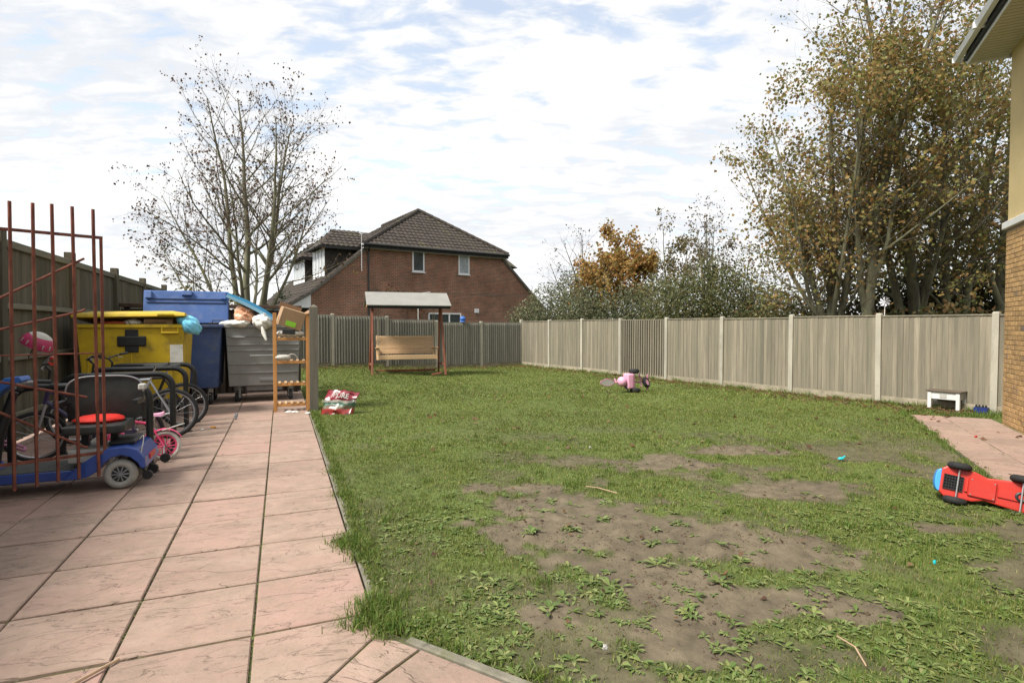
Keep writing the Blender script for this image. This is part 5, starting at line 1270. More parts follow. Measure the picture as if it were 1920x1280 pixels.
# ---- doll's pram just inside the gate
pm_ = empty('toy_pram', P(7.25, -2.95), A_P + .3, 'small white and pink toy pram behind the gate, at left edge', 'pram')
m_ = MB(); dome(m_, (.17, .15, .17), .40, .0, 1.57, 12, 5); m_.build('hood', mt['white_rubber'], pm_, smooth=True)
m_ = MB(); m_.box((0, 0, .34), (.36, .26, .13), taper=.75); m_.build('basket', M('pram_blue', (.10, .15, .2), .8, .2, 8), pm_, bevel=.02)
m_ = MB(); m_.tube([(.12, -.12, .42), (.32, -.12, .36), (.46, -.1, .28)], .014, 6); m_.tube([(.12, .12, .42), (.32, .12, .36), (.46, .1, .28)], .014, 6); m_.tube([(.46, -.1, .28), (.46, .1, .28)], .014, 6)
for s in (-1, 1): m_.tube([(-.14, s * .12, .07), (.14, s * .12, .3)], .01, 6); m_.tube([(.14, s * .12, .07), (-.14, s * .12, .3)], .01, 6)
m_.build('frame', mt['dk_pink'], pm_)
for x in (-.14, .14):
    for y in (-.14, .14): m_ = MB(); m_.torus((x, y, .07), (0, 1, 0), .055, .014, 18, 6); m_.cyl((x, y - .008, .07), (x, y + .008, .07), .04); m_.build('wheel', mt['white_rubber'], pm_)

# ---- wheeled bins
def wheelie(label, u, v0, v1, dep, body, rim, ribs=0, rim_z=1.60, bot=.34, tap=.90):
    W_ = v1 - v0
    t = empty('wheeled_bin', P(u, (v0 + v1) / 2), A_P, label, 'bin', 'wheeled refuse bins')
    wt = W_ / 2; wb = wt * tap; d0, d1 = .06, dep - .04
    th = .03; m_ = MB()
    o_t = [(-wt, 0), (wt, 0), (wt, dep), (-wt, dep)]; o_b = [(-wb, d0), (wb, d0), (wb, d1), (-wb, d1)]
    i_t = [(-wt + th, th), (wt - th, th), (wt - th, dep - th), (-wt + th, dep - th)]; i_b = [(-wb + th, d0 + th), (wb - th, d0 + th), (wb - th, d1 - th), (-wb + th, d1 - th)]
    vv = [(*q, bot) for q in o_b] + [(*q, rim_z) for q in o_t] + [(*q, rim_z) for q in i_t] + [(*q, rim_z - .45) for q in i_b]
    ff = [(3, 2, 1, 0)] + [(i, (i + 1) % 4, 4 + (i + 1) % 4, 4 + i) for i in range(4)] + [(4 + i, 4 + (i + 1) % 4, 8 + (i + 1) % 4, 8 + i) for i in range(4)] + [(8 + i, 8 + (i + 1) % 4, 12 + (i + 1) % 4, 12 + i) for i in range(4)] + [(12, 13, 14, 15)]
    m_.add(vv, ff); m_.build('body', body, t, bevel=.02, seg=2)
    m_ = MB(); e = .03
    m_.bb(-wt - e, wt + e, -e, 0.01, rim_z - .055, rim_z + .006); m_.bb(-wt - e, wt + e, dep - .01, dep + e, rim_z - .055, rim_z + .006); m_.bb(-wt - e, -wt + .01, .01, dep - .01, rim_z - .054, rim_z + .005); m_.bb(wt - .01, wt + e, .01, dep - .01, rim_z - .054, rim_z + .005)
    m_.build('rim', rim, t, bevel=.01)
    for s in (-1, 1):
        m_ = MB(); m_.cyl((s * (wt + .01), dep * .45, rim_z - .09), (s * (wt + .07), dep * .45, rim_z - .09), .025); m_.build('trunnion', mt['grey_metal'], t)
        for yy in (d0 + .12, d1 - .12):
            c = sub('castor', t, (s * (wb - .16), yy, 0), (0, 0, random.uniform(-.6, .6)))
            m_ = MB(); m_.torus((0, 0, .10), (1, 0, 0), .075, .026, 22, 8); m_.cyl((-.022, 0, .10), (.022, 0, .10), .07, n=18); m_.build('tyre', mt['rubber'], c, smooth=True)
            m_ = MB(); m_.bb(-.045, -.035, -.035, .035, .09, .25); m_.bb(.035, .045, -.035, .035, .09, .25); m_.bb(-.045, .045, -.05, .05, .25, bot + .01); m_.cyl((-.05, 0, .10), (.05, 0, .10), .012); m_.build('fork', mt['grey_metal'], c)
    return t, wt, wb
# yellow bin with its lid resting on the rubbish
yb_, wt, wb = wheelie('yellow wheeled bin with black cross, lid ajar on rubbish', 11.0, -3.05, -1.53, 1.05, mt['yellow'], mt['yellow'])
fy = lambda z: .06 * (1 - (z - .34) / 1.26)
m_ = MB(); m_.bb(-.10, .09, fy(1.3) - .022, fy(1.3) + .02, 1.14, 1.52); m_.build('cross_upright', mt['black_plastic'], yb_, bevel=.012, seg=2)
m_ = MB(); m_.bb(-.21, .20, fy(1.32) - .03, fy(1.32) + .02, 1.24, 1.41); m_.build('cross_arm', mt['black_plastic'], yb_, bevel=.03, seg=3)
m_ = MB(); m_.bb(.42, .44, -.03, .03, 1.47, 1.55); m_.bb(.66, .68, -.03, .03, 1.47, 1.55); m_.bb(.42, .68, -.035, .03, 1.45, 1.48); m_.build('handle', mt['yellow'], yb_, bevel=.006)
m_ = MB(); m_.bb(wt - .22, wt - .03, fy(1.1) - .012, fy(1.1), .95, 1.26); m_.build('label', mt['paper'], yb_)
for q in (-.62, -.02, .56): m_ = MB(); m_.bb(q - .012, q + .012, fy(.9) - .012, fy(.9) + .02, .42, 1.5); m_.build('rib', mt['yellow'], yb_, bevel=.005, rot=(-.035 * 0, 0, 0))
lid = sub('lid', yb_, (0, 1.04, 1.63), (R(-5), R(-1.2), 0))
m_ = MB(); m_.add([(-wt - .05, -1.12, 0), (wt + .03, -1.12, 0), (wt + .03, 0, 0), (-wt - .05, 0, 0), (-wt - .05, -1.10, .06), (wt + .03, -1.10, .06), (wt + .03, 0, .06), (-wt - .05, 0, .06), (-wt + .15, -.8, .13), (wt - .2, -.8, .13), (wt - .2, -.1, .13), (-wt + .15, -.1, .13)],
                  [(3, 2, 1, 0), (0, 1, 5, 4), (1, 2, 6, 5), (2, 3, 7, 6), (3, 0, 4, 7), (4, 5, 9, 8), (5, 6, 10, 9), (6, 7, 11, 10), (7, 4, 8, 11), (8, 9, 10, 11)]); m_.build('lid_shell', mt['yellow'], lid, bevel=.012)
m_ = MB(); m_.bb(.38, .62, -1.14, -1.115, .015, .05); m_.build('lid_grip', mt['yellow'], lid, bevel=.006)
for q in (-.4, .4): m_ = MB(); m_.cyl((q - .1, 1.06, 1.63), (q + .1, 1.06, 1.63), .03); m_.build('hinge', mt['yellow'], yb_)
# blue bin with open lid
bb_, wt2, wb2 = wheelie('deep blue wheeled bin with its lid thrown right back', 12.55, -2.62, -1.10, 1.1, mt['blue_bin'], mt['blue_bin'])
lid = sub('lid', bb_, (0, 1.12, 1.64), (R(-14), 0, 0))
m_ = MB(); m_.bb(-wt2 - .04, wt2 + .04, 0, .05, 0, .72); m_.build('lid_shell', mt['blue_lid'], lid, bevel=.02, seg=2)
m_ = MB(); m_.bb(-wt2 + .02, wt2 - .02, -.018, 0.002, .52, .545); m_.bb(-wt2 + .02, wt2 - .02, -.018, .002, .44, .465); m_.build('lid_rib', mt['blue_bin'], lid, bevel=.004)
m_ = MB(); m_.bb(-.10, .10, -.07, .03, .60, .71); m_.build('lid_grip', mt['blue_lid'], lid, bevel=.02, seg=2)
for s in (-1, 1): m_ = MB(); m_.bb(s * (wt2 - .06) - .06, s * (wt2 - .06) + .06, -.06, .03, .52, .70); m_.build('lid_lug', mt['blue_lid'], lid, bevel=.02)
for q in (-.5, .5): m_ = MB(); m_.cyl((q - .08, 1.12, 1.63), (q + .08, 1.12, 1.63), .028); m_.build('hinge', mt['black_plastic'], bb_)
m_ = MB(); m_.tube([(.5, 1.0, 1.62), (.5, 1.0, 1.70), (.72, 1.0, 1.70), (.72, 1.0, 1.62)], .012, 6); m_.build('hinge_loop', mt['black_plastic'], bb_)
# grey bin with light blue lid
gb_, wt3, wb3 = wheelie('grey ribbed wheeled bin overflowing with carrier bags', 12.75, -1.05, .38, 1.1, mt['grey_bin'], mt['grey_bin'], tap=.93)
fy3 = lambda z: .06 * (1 - (z - .34) / 1.26)
for z, hgt in ((.60, .03), (.78, .03), (1.06, .035), (1.18, .03), (1.36, .02)):
    m_ = MB(); wz = wb3 + (wt3 - wb3) * (z - .34) / 1.26 - .015
    m_.bb(-wz, wz, fy3(z) - .018, fy3(z) + .02, z, z + hgt); m_.build('rib', mt['grey_bin'], gb_, bevel=.006)
m_ = MB(); m_.tube([(-.62, -.03, 1.36), (-.62, -.05, 1.35), (-.36, -.05, 1.35), (-.36, -.03, 1.36)], .013, 8); m_.build('handle', mt['grey_bin'], gb_)
m_ = MB(); m_.tube([(-.25, -.0, .98), (-.25, -.045, .965), (.3, -.045, .965), (.3, 0, .98)], .018, 8); m_.build('handle', mt['grey_bin'], gb_)
m_ = MB(); m_.bb(-.1, .2, fy3(.47) - .015, fy3(.47) + .02, .44, .5); m_.build('drain_plate', mt['grey_bin'], gb_, bevel=.006)
m_ = MB(); m_.bb(-.35, .35, .2, .9, .22, .33); m_.build('underframe', mt['grey_metal'], gb_, bevel=.01)
lid = sub('lid', gb_, (.235, .0, 1.70), (0, R(29), 0))
pts_ = []
for i in range(13):
    t_ = i / 12; pts_.append((-1.04 * t_, .055 + .05 * math.sin(math.pi * t_)))
for i in range(12, -1, -1):
    t_ = i / 12; pts_.append((-1.04 * t_, -.035 + .035 * math.sin(math.pi * t_)))
m_ = MB(); m_.prism(pts_, -.05, 1.12); m_.build('lid_shell', mt['lt_blue'], lid, smooth=True)
m_ = MB(); m_.prism([(p[0], p[1] * .6 - .02) for p in pts_], -.075, -.05); m_.build('lid_edge', M('lid_edge_blue', (.22, .42, .55), .5, .1, 5), lid, smooth=True)

def sack(name, label, cat, loc, r, mat, knot=None, jit=.10, rz=0.0, group=None):
    t = empty(name, loc, rz, label, cat, group)
    me_ = MB(); me_.ball((0, 0, 0), r, 40, 26, 0)
    q = np.array(me_.v); rm_ = max(r)
    a_ = fbm(q[:, 0] / rm_ * 1.3 + loc[0] * 7 + 40, q[:, 2] / rm_ * 1.3 + q[:, 1] / rm_ * .9 + 40, 2) - .5
    b_ = 1 - np.abs(fbm(q[:, 0] / rm_ * 3.4 + loc[1] * 5 + 20, q[:, 2] / rm_ * 3.4 + q[:, 1] / rm_ * 2.3 + 60, 4) - .5) * 4.5
    vv = [tuple(p * k) for p, k in zip(q, 1 + jit * 6 * a_ + jit * 1.7 * (b_ - .5))]
    me_.v = vv; me_.build('bag', mat, t, smooth=True)
    if knot:
        k_ = MB(); k_.tube([Vector(knot[0]), Vector(knot[1]), Vector(knot[2])], [.035, .02, .035], 8); k_.build('tied_end', mat, t, smooth=True)
    return t
q0 = P(12.86, -.70, 1.80); sack('carrier_bag', 'orange tied carrier bag on top of the grey bin', 'bag', q0, (.22, .18, .17), mt['orange_bag'], None, .13)
q0 = P(12.80, -.86, 1.63); sack('carrier_bag', 'flat white bag squashed below the orange bag', 'bag', q0, (.28, .16, .08), mt['white_bag'])
q0 = P(12.62, -.36, 1.66); sack('carrier_bag', 'white bag with dangling tail hanging over grey bin rim', 'bag', q0, (.19, .14, .15), mt['white_bag'], ((.04, -.04, .08), (.06, -.03, .15), (.07, -.03, .18)))
m_ = MB(); m_.tube([(0, 0, 0), (.04, -.02, -.14), (.10, -.03, -.29)], [.02, .045, .02], 8); mtl = m_.build('tail', mt['white_bag'], bpy.data.objects[[o.name for o in COL.objects if o.name.startswith('carrier_bag')][-1]], smooth=True); mtl.location = (.04, -.1, -.08)
q0 = P(13.2, .02, 1.56); sack('refuse_sack', 'dark refuse sack inside the grey bin under its lid', 'bag', q0, (.32, .4, .14), mt['blackbag'])
q0 = P(13.15, -.35, 1.60); sack('refuse_sack', 'pale grey refuse sack filling the grey bin behind the bags', 'bag', q0, (.5, .3, .12), M('grey_bag', (.28, .28, .29), .35, .25, 9, bump=.5, bscale=24))
q0 = P(11.12, -1.47, 1.60); sk_ = sack('plastic_sack', 'light blue plastic sack bulging out over the right end of yellow bin', 'bag', q0, (.24, .2, .125), mt['cyan_bag'], jit=.08); sk_.rotation_euler = (0, R(38), A_P)
cb = empty('cardboard_box', P(11.22, -1.95, 1.64), A_P + .2, 'brown cardboard box squeezed under the yellow bin lid', 'box'); m_ = MB(); m_.box((0, 0, 0), (.42, .3, .11)); m_.build('carton', mt['card'], cb, bevel=.005); m_ = MB(); m_.box((-.05, -.17, .01), (.3, .06, .008), (.4, 0, 0)); m_.build('flap', mt['card_in'], cb)
q0 = P(11.15, -2.3, 1.63); sack('carrier_bag', 'small white carrier bag under the yellow bin lid', 'bag', q0, (.13, .14, .06), mt['white_bag'])
q0 = P(11.2, -2.62, 1.62); sack('carrier_bag', 'orange red bag under the left part of the yellow lid', 'bag', q0, (.24, .16, .05), M('rusty_bag', (.42, .10, .035), .45, .25, 9, bump=.4, bscale=24))

# ---- shelf unit, post, things on the shelf
sh = empty('shelf_unit', P(11.12, -.14), A_P, 'narrow orange pine shelf unit beside the grey bin', 'shelf')
for x in (.03, .60):
    for y in (0, .27):
        m_ = MB(); m_.bb(x - .032, x + .032, y - .014, y + .014, .0, 1.82); m_.build('upright', mt['orange_wood'], sh, bevel=.004)
for k, z in enumerate((1.37, .94, .53, .15)):
    for y in (0.002, .268):
        m_ = MB(); m_.bb(.062, .568, y - .010, y + .010, z - .055, z - .012); m_.build('shelf_rail', mt['orange_wood'], sh, bevel=.003)
    for i in range(5):
        x = .105 + i * .105; m_ = MB(); m_.bb(x - .022, x + .022, -.012, .28, z - .012, z + .010 + .022 * 0); m_.build('slat', mt['pine'], sh, bevel=.003)
pst = MB(); pst.bb(-.075, .075, -.075, .075, -.1, 1.93); pst.add([(-.075, -.075, 1.932), (.075, -.075, 1.932), (.075, .075, 1.932), (-.075, .075, 1.932), (0, 0, 1.985)], [(0, 1, 4), (1, 2, 4), (2, 3, 4), (3, 0, 4)])
tag(pst.build('timber_post', mt['timber_post'], loc=P(11.08, .555), rot=(0, .004, A_P)), 'thick grey timber post at patio edge beside the pine shelf', 'post')
cb = empty('cardboard_box', P(11.22, .17, 1.72), 0, 'tilted open cardboard box with lime sticker on top of the shelf', 'box', rot=(.12, R(17), A_P + .18))
m_ = MB(); m_.box((0, 0, 0), (.42, .30, .34)); m_.build('carton', mt['card'], cb, bevel=.005)
m_ = MB(); m_.box((0, -.153, -.09), (.18, .004, .09)); m_.build('sticker', mt['lime'], cb)
for a, b, c in (((.245, -.02, .20), (.10, .28, .006), (0, -.9, 0)), ((-.05, .1, .19), (.40, .006, .1), (0, 0, 0))): m_ = MB(); m_.box(a, b, c); m_.build('flap', mt['card_in'], cb)
m_ = MB(); m_.box((.02, -.05, -.215), (.22, .16, .085)); tag(m_.build('black_box', mt['black_plastic'], bevel=.006, loc=P(11.2, .12, 1.685), rot=(0, .05, A_P)), 'small black box wedged under the tilted cardboard box', 'box')
sack('paper_bundle', 'white wrapped bundle lying on the top shelf slats', 'bundle', P(11.22, .16, 1.445), (.25, .13, .07), mt['white_bag'], jit=.05, rz=A_P)
ms = empty('white_shoe', P(11.15, .02, .955), A_P + .1, 'single cream shoe with loose strap on second shelf', 'shoe')
m_ = MB(); m_.ball((0, 0, .045), (.15, .07, .055), 16, 8); m_.build('upper', mt['white_rubber'], ms, smooth=True); m_ = MB(); m_.tube(bez((.08, -.02, .07), (.2, -.03, .16), (.26, -.02, .02)), .010, 6); m_.build('strap', mt['white_rubber'], ms)
def litter(label, loc, r, mat, rz=0.0, n=3):
    m_ = MB()
    for k in range(n): m_.ball((random.uniform(-r, r), random.uniform(-r, r) * .6, .012), (r * random.uniform(.5, 1), r * random.uniform(.3, .6), .014), 8, 5, .3)
    tag(m_.build('litter', mat, loc=loc, rot=(0, 0, rz)), label, 'litter')
litter('crumpled white tissue on the paving below the shelf', P(10.98, .17, 0), .08, mt['white_paint'])
litter('white scrap of paper at the patio edge by timber post', P(10.72, .44, 0), .06, mt['white_paint'])
litter('orange brown scrap on the paving in front of grey bin', P(9.75, -1.0, 0), .045, M('orange_scrap', (.42, .19, .02), .7))
dk = MB(); dk.ball((0, 0, .05), (.03, .02, .06), 8, 6, .3); dk.ball((.02, .01, .09), (.012, .02, .04), 8, 5, .2); tag(dk.build('litter', mt['grey_metal'], loc=P(10.45, -.72, 0)), 'dark grey scrap standing on a paving joint', 'litter')
litter('white speck of paper beside the big bicycle tyre', P(9.6, -1.12, 0), .025, mt['white_paint'])

# ---- red compost bag
cbm = empty('compost_bag', (-3.13, 9.98, 0.0), R(-8), 'half empty red compost bag slumped on grass by timber post', 'bag')
vv, ff = [], []
NX, NZ = 16, 12
for side in (0, 1):
    for j in range(NZ + 1):
        for i in range(NX + 1):
            a = i / NX; b = j / NZ
            x = -.30 + .60 * a + .10 * b; z = .43 * b ** .9; puff = .10 * math.sin(math.pi * a) ** .5 * (1 - b) ** .6 + .006
            cr_ = (fbm(np.array([a * 5 + side * 9.0]), np.array([b * 5 + 3.0]), 3)[0] - .5) * .09
            y = (-puff if side == 0 else puff) + .07 * b + cr_ * 1.5
            if b > .62 and a > .55: z -= .10 * (a - .55) * (b - .62) * 9 * .3; y -= .06 * (b - .62)
            vv.append((x, y, z + .01 * math.sin(i * 1.7)))
for s in (0, 1):
    o_ = s * (NX + 1) * (NZ + 1)
    for j in range(NZ):
        for i in range(NX):
            q = o_ + j * (NX + 1) + i; ff.append((q, q + 1, q + NX + 2, q + NX + 1))
def printmat():
    m, t, b = newmat('printed_polythene'); N = lambda ty: t.nodes.new(ty)
    tc = N('ShaderNodeTexCoord'); sp = N('ShaderNodeSeparateXYZ'); t.links.new(tc.outputs['Generated'], sp.inputs[0])
    cr = N('ShaderNodeValToRGB'); cr.color_ramp.interpolation = 'CONSTANT'
    cols = [(0, (.10, .035, .03)), (.10, (.24, .03, .026)), (.26, (.11, .09, .05)), (.36, (.05, .12, .085)), (.50, (.30, .28, .24)), (.60, (.19, .014, .024)), (.94, (.14, .01, .015))]
    el = cr.color_ramp.elements; el[0].position = 0; el[0].color = (*cols[0][1], 1); el[1].position = cols[1][0]; el[1].color = (*cols[1][1], 1)
    for p_, c_ in cols[2:]: e_ = el.new(p_); e_.color = (*c_, 1)
    n = N('ShaderNodeTexNoise'); n.inputs['Scale'].default_value = 5; n.inputs['Detail'].default_value = 4; t.links.new(tc.outputs['Generated'], n.inputs['Vector'])
    ma = N('ShaderNodeMath'); ma.operation = 'MULTIPLY_ADD'; t.links.new(n.outputs['Fac'], ma.inputs[0]); ma.inputs[1].default_value = .30; t.links.new(sp.outputs[2], ma.inputs[2])
    sb = N('ShaderNodeMath'); sb.operation = 'SUBTRACT'; t.links.new(ma.outputs[0], sb.inputs[0]); sb.inputs[1].default_value = .15; t.links.new(sb.outputs[0], cr.inputs[0])
    n2 = N('ShaderNodeTexVoronoi'); n2.inputs['Scale'].default_value = 6; t.links.new(tc.outputs['Generated'], n2.inputs['Vector'])
    mr = N('ShaderNodeMapRange'); mr.inputs['From Min'].default_value = .28; mr.inputs['From Max'].default_value = .2; t.links.new(n2.outputs['Distance'], mr.inputs['Value'])
    lo = N('ShaderNodeMapRange'); lo.inputs['From Min'].default_value = .42; lo.inputs['From Max'].default_value = .36; t.links.new(sp.outputs[2], lo.inputs['Value'])
    mm = N('ShaderNodeMath'); mm.operation = 'MULTIPLY'; t.links.new(mr.outputs[0], mm.inputs[0]); t.links.new(lo.outputs[0], mm.inputs[1])
    mx = N('ShaderNodeMix'); mx.data_type = 'RGBA'; mx.inputs['B'].default_value = (.30, .035, .022, 1); t.links.new(mm.outputs[0], mx.inputs['Factor']); t.links.new(cr.outputs[0], mx.inputs['A'])
    t.links.new(mx.outputs['Result'], b.inputs['Base Color']); b.inputs['Roughness'].default_value = .3; b.inputs['Specular IOR Level'].default_value = .6
    return m
m_ = MB(); m_.add(vv, ff); m_.build('sack_skin', printmat(), cbm, smooth=True)
def text_mesh(s, size, mat, parent, loc, rot, name='lettering', ext=.002, shear=0.0):
    cu = bpy.data.curves.new('txt', 'FONT'); cu.body = s; cu.size = size; cu.extrude = ext; cu.align_x = 'CENTER'; cu.align_y = 'CENTER'; cu.shear = shear; cu.resolution_u = 2; cu.offset = size * .015
    o = bpy.data.objects.new('txt', cu); COL.objects.link(o); bpy.context.view_layer.update()
    me = bpy.data.meshes.new_from_object(o.evaluated_get(bpy.context.evaluated_depsgraph_get())); me.materials.clear(); me.materials.append(mat)
    COL.objects.unlink(o); bpy.data.objects.remove(o); return link(name, me, parent, loc, rot)
text_mesh('PURE', .125, mt['lt_plastic'], cbm, (.10, -.055, .345), (R(76), R(6), 0), shear=.1)
text_mesh('COMPOST', .05, mt['lt_plastic'], cbm, (-.12, -.10, .245), (R(74), 0, 0))

# ---- swing seat
sw = empty('swing_seat', (-3.33, 17.75, float(gh(-3.33, 17.75))), R(18), 'wooden garden swing seat with grey pitched canopy before back fence', 'swing seat')
hw = 1.06
for s in (-1, 1):
    for (y0, y1) in ((-.62, -.06), (.62, .06)):
        m_ = MB(); m_.bar((s * (hw + .06), y0, 0), (s * hw, y1, 2.28), .062, .062); m_.build('leg', mt['redwood'], sw, bevel=.006)
    m_ = MB(); m_.bar((s * (hw + .045), -.5, .32), (s * (hw + .045), .5, .32), .05, .05); m_.build('side_brace', mt['redwood'], sw, bevel=.005)
    m_ = MB(); m_.bar((s * (hw - .02), -.4, .05), (s * (hw - .35), -.4, .0), .07, .05); m_.build('foot_brace', mt['redwood'], sw, bevel=.005)
m_ = MB(); m_.bb(-hw + .1, hw - .1, .30, .36, .06, .13); m_.build('ground_bar', mt['redwood'], sw, bevel=.006)
m_ = MB(); m_.bb(-hw - .12, hw + .12, -.04, .04, 2.22, 2.32); m_.build('top_beam', mt['redwood'], sw, bevel=.008)
for s in (-1, 1):
    m_ = MB(); m_.prism([(-.62, 2.13), (.62, 2.13), (0, 2.50)], s * (hw + .14) - .02, s * (hw + .14) + .02, Matrix(((0, 1, 0, 0), (1, 0, 0, 0), (0, 0, 1, 0), (0, 0, 0, 1)))); m_.build('canopy_gable', mt['orange_wood'], sw)
for s in (-1, 1):
    a = Vector((0, s * .72, 2.13)); b = Vector((0, -s * .01, 2.56)); n_ = Vector((0, s * .43, .72)).normalized() * .03; X = hw + .22
    m_ = MB(); m_.add([(-X, a.y, a.z), (X, a.y, a.z), (X, b.y, b.z), (-X, b.y, b.z)] + [(-X, a.y + n_.y, a.z + n_.z), (X, a.y + n_.y, a.z + n_.z), (X, b.y + n_.y, b.z + n_.z), (-X, b.y + n_.y, b.z + n_.z)], [(0, 1, 2, 3), (7, 6, 5, 4), (0, 4, 5, 1), (1, 5, 6, 2), (2, 6, 7, 3), (3, 7, 4, 0)])
    m_.build('canopy', mt['canopy'], sw)
m_ = MB(); m_.bb(-hw - .2, hw + .2, -.70, -.66, 2.06, 2.14); m_.build('canopy_edge', mt['dark'], sw)
bs = sub('bench', sw, (0, .02, 0), (R(-3), 0, 0)); bw_ = .90
for k in range(9): m_ = MB(); m_.bb(-bw_, bw_, -.012, .012, 0, .052); m_.build('back_slat', mt['pine'], bs, bevel=.004, loc=(0, .25 + k * .012, .66 + k * .064), rot=(R(-10), 0, 0))
for k in range(6): m_ = MB(); m_.bb(-bw_, bw_, -.034, .034, -.01, .012); m_.build('seat_slat', mt['pine'], bs, bevel=.004, loc=(0, -.26 + k * .083, .60))
m_ = MB(); m_.bb(-bw_, bw_, -.315, -.29, .47, .60); m_.build('front_rail', mt['pine'], bs, bevel=.005)
m_ = MB(); m_.bb(-bw_, bw_, .22, .245, .47, .60); m_.build('rear_rail', mt['pine'], bs, bevel=.005)
for s in (-1, 1):
    m_ = MB(); m_.bb(s * bw_ - .025, s * bw_ + .025, -.32, .26, .46, .58); m_.build('side_rail', mt['pine'], bs, bevel=.005)
    m_ = MB(); m_.bar((s * bw_, .24, .46), (s * bw_, .37, 1.24), .05, .05); m_.build('back_post', mt['pine'], bs, bevel=.005)
    m_ = MB(); m_.bb(s * bw_ - .022, s * bw_ + .022, -.32, -.27, .58, .82); m_.build('arm_post', mt['pine'], bs, bevel=.005)
    m_ = MB(); m_.bb(s * (bw_ + .01) - .05, s * (bw_ + .01) + .05, -.36, .27, .82, .848); m_.build('armrest', mt['pine'], bs, bevel=.006)
    for yy in (-.28, .30): m_ = MB(); m_.tube([(s * bw_ * .98, yy, .84 if yy < 0 else .9), (s * bw_ * .97, yy * .3, 2.24)], .009, 6); m_.build('rope', mt['rope'], bs)

# ---- pink tricycle lying on its side
tk = empty('tricycle', (2.86, 13.35, .0), R(20), 'pale pink child tricycle tipped over on the lawn', 'tricycle')
zl = float(lawn_z(np.array([2.86]), np.array([13.35]))[0])
def tw(parent, c, ax, R_, r, mat=mt['rubber'], hubm=mt['dk_pink']):
    w_ = sub('wheel', parent, c); m_ = MB(); m_.torus((0, 0, 0), ax, R_ - r, r, 24, 8, flat=1.25); m_.build('tyre', mat, w_, smooth=True)
    a = Vector(ax).normalized() * r * .9; m_ = MB(); m_.cyl(-a, a, R_ - r * 1.2, n=18); m_.build('hub', hubm, w_)
tw(tk, (.06, -.05, zl + .05), (.1, .1, 1), .125, .042); tw(tk, (.05, -.02, zl + .50), (.05, .1, 1), .125, .042); tw(tk, (.40, .0, zl + .22), (.45, -.75, .35), .135, .036, mt['rubber'], mt['pale_pink'])
m_ = MB(); m_.tube([(.055, -.04, zl + .03), (.05, -.02, zl + .52)], .014, 8); m_.build('rear_axle', mt['white_rubber'], tk)
m_ = MB(); m_.box((-.09, 0, zl + .27), (.17, .24, .36)); m_.build('rear_tray', mt['pale_pink'], tk, bevel=.045, seg=3)
m_ = MB(); m_.box((.0, .0, zl + .27), (.05, .22, .34)); m_.build('tray_rim', mt['dk_pink'], tk, bevel=.015)
m_ = MB(); m_.ball((-.27, .0, zl + .26), (.11, .13, .12), 16, 10); m_.build('seat', mt['pale_pink'], tk, smooth=True)
m_ = MB(); m_.tube([(-.35, 0, zl + .24), (-.55, 0, zl + .25)], .012, 8); m_.tube([(-.42, 0, zl + .24), (-.46, .02, zl + .34)], .02, 8); m_.build('push_bar', mt['pale_pink'], tk)
o_ = []
for i in range(20):
    a = 2 * math.pi * i / 20; o_.append((-.66 + .19 * math.cos(a), zl + .25 + .085 * math.sin(a) * (1 - .25 * abs(math.cos(a)))))
m_ = MB(); m_.prism(o_, -.012, .012); m_.build('push_handle_panel', mt['lt_plastic'], tk); m_ = MB(); m_.tube([(q[0], -.004, q[1]) for q in o_ + o_[:1]], .011, 6); m_.build('push_handle', mt['dk_pink'], tk)
m_ = MB(); m_.tube([(0, 0, zl + .26), (.18, 0, zl + .23), (.34, 0, zl + .24)], .022, 8); m_.build('frame', mt['dk_pink'], tk, smooth=True)
m_ = MB(); m_.tube([(.36, 0, zl + .26), (.24, .02, zl + .36), (.22, .04, zl + .40)], .013, 8); m_.tube([(.24, -.06, zl + .12), (.23, 0, zl + .3), (.24, .06, zl + .42)], .016, 8); m_.build('handlebar', mt['dk_pink'], tk, smooth=True)
for zz_ in (zl + .08, zl + .36): m_ = MB(); m_.box((.44, .0, zz_), (.035, .06, .08)); m_.build('pedal', mt['dk_pink'], tk, bevel=.008)
m_ = MB(); m_.tube([(-.22, -.05, zl + .16), (-.14, -.12, zl + .02)], .018, 8); m_.build('footrest', mt['black_plastic'], tk)

# ---- white table by the fence and blue crate
wtb = empty('small_table', (8.24, 10.58, .0), math.atan2(-.838, .545), 'low battered white wooden table against the right fence', 'table')
for x in (-.225, .225):
    for y in (-.14, .14): m_ = MB(); m_.bb(x - .03, x + .03, y - .03, y + .03, 0, .34); m_.build('leg', mt['white_paint'], wtb, bevel=.006)
m_ = MB(); m_.bb(-.195, .195, -.155, -.135, .20, .34); m_.bb(-.195, .195, .135, .155, .20, .34); m_.bb(-.235, -.215, -.11, .11, .20, .34); m_.bb(.215, .235, -.11, .11, .20, .34); m_.build('apron', mt['white_paint'], wtb, bevel=.003)
m_ = MB(); m_.bb(-.28, .28, -.19, .19, .341, .365); m_.build('top', M('worn_dark_board', (.11, .085, .06), .8, .4, 8, (.2, 1, 1)), wtb, bevel=.004)
m_ = MB(); m_.bb(-.06, .05, -.163, -.156, .23, .31); m_.build('drawer_mark', mt['lt_plastic'], wtb)
cr_ = empty('bottle_crate', (8.56, 10.17, 0), math.atan2(-.838, .545), 'small dark blue plastic crate beside the white table', 'crate')
m_ = MB(); m_.bb(-.10, .10, -.07, -.06, 0, .10); m_.bb(-.10, .10, .06, .07, 0, .10); m_.bb(-.10, -.09, -.06, .06, 0, .10); m_.bb(.09, .10, -.06, .06, 0, .10); m_.bb(-.09, .09, -.06, .06, 0, .015); m_.bb(-.005, .005, -.06, .06, .015, .09); m_.build('tray', M('crate_blue', (.015, .03, .16), .5), cr_, bevel=.003)
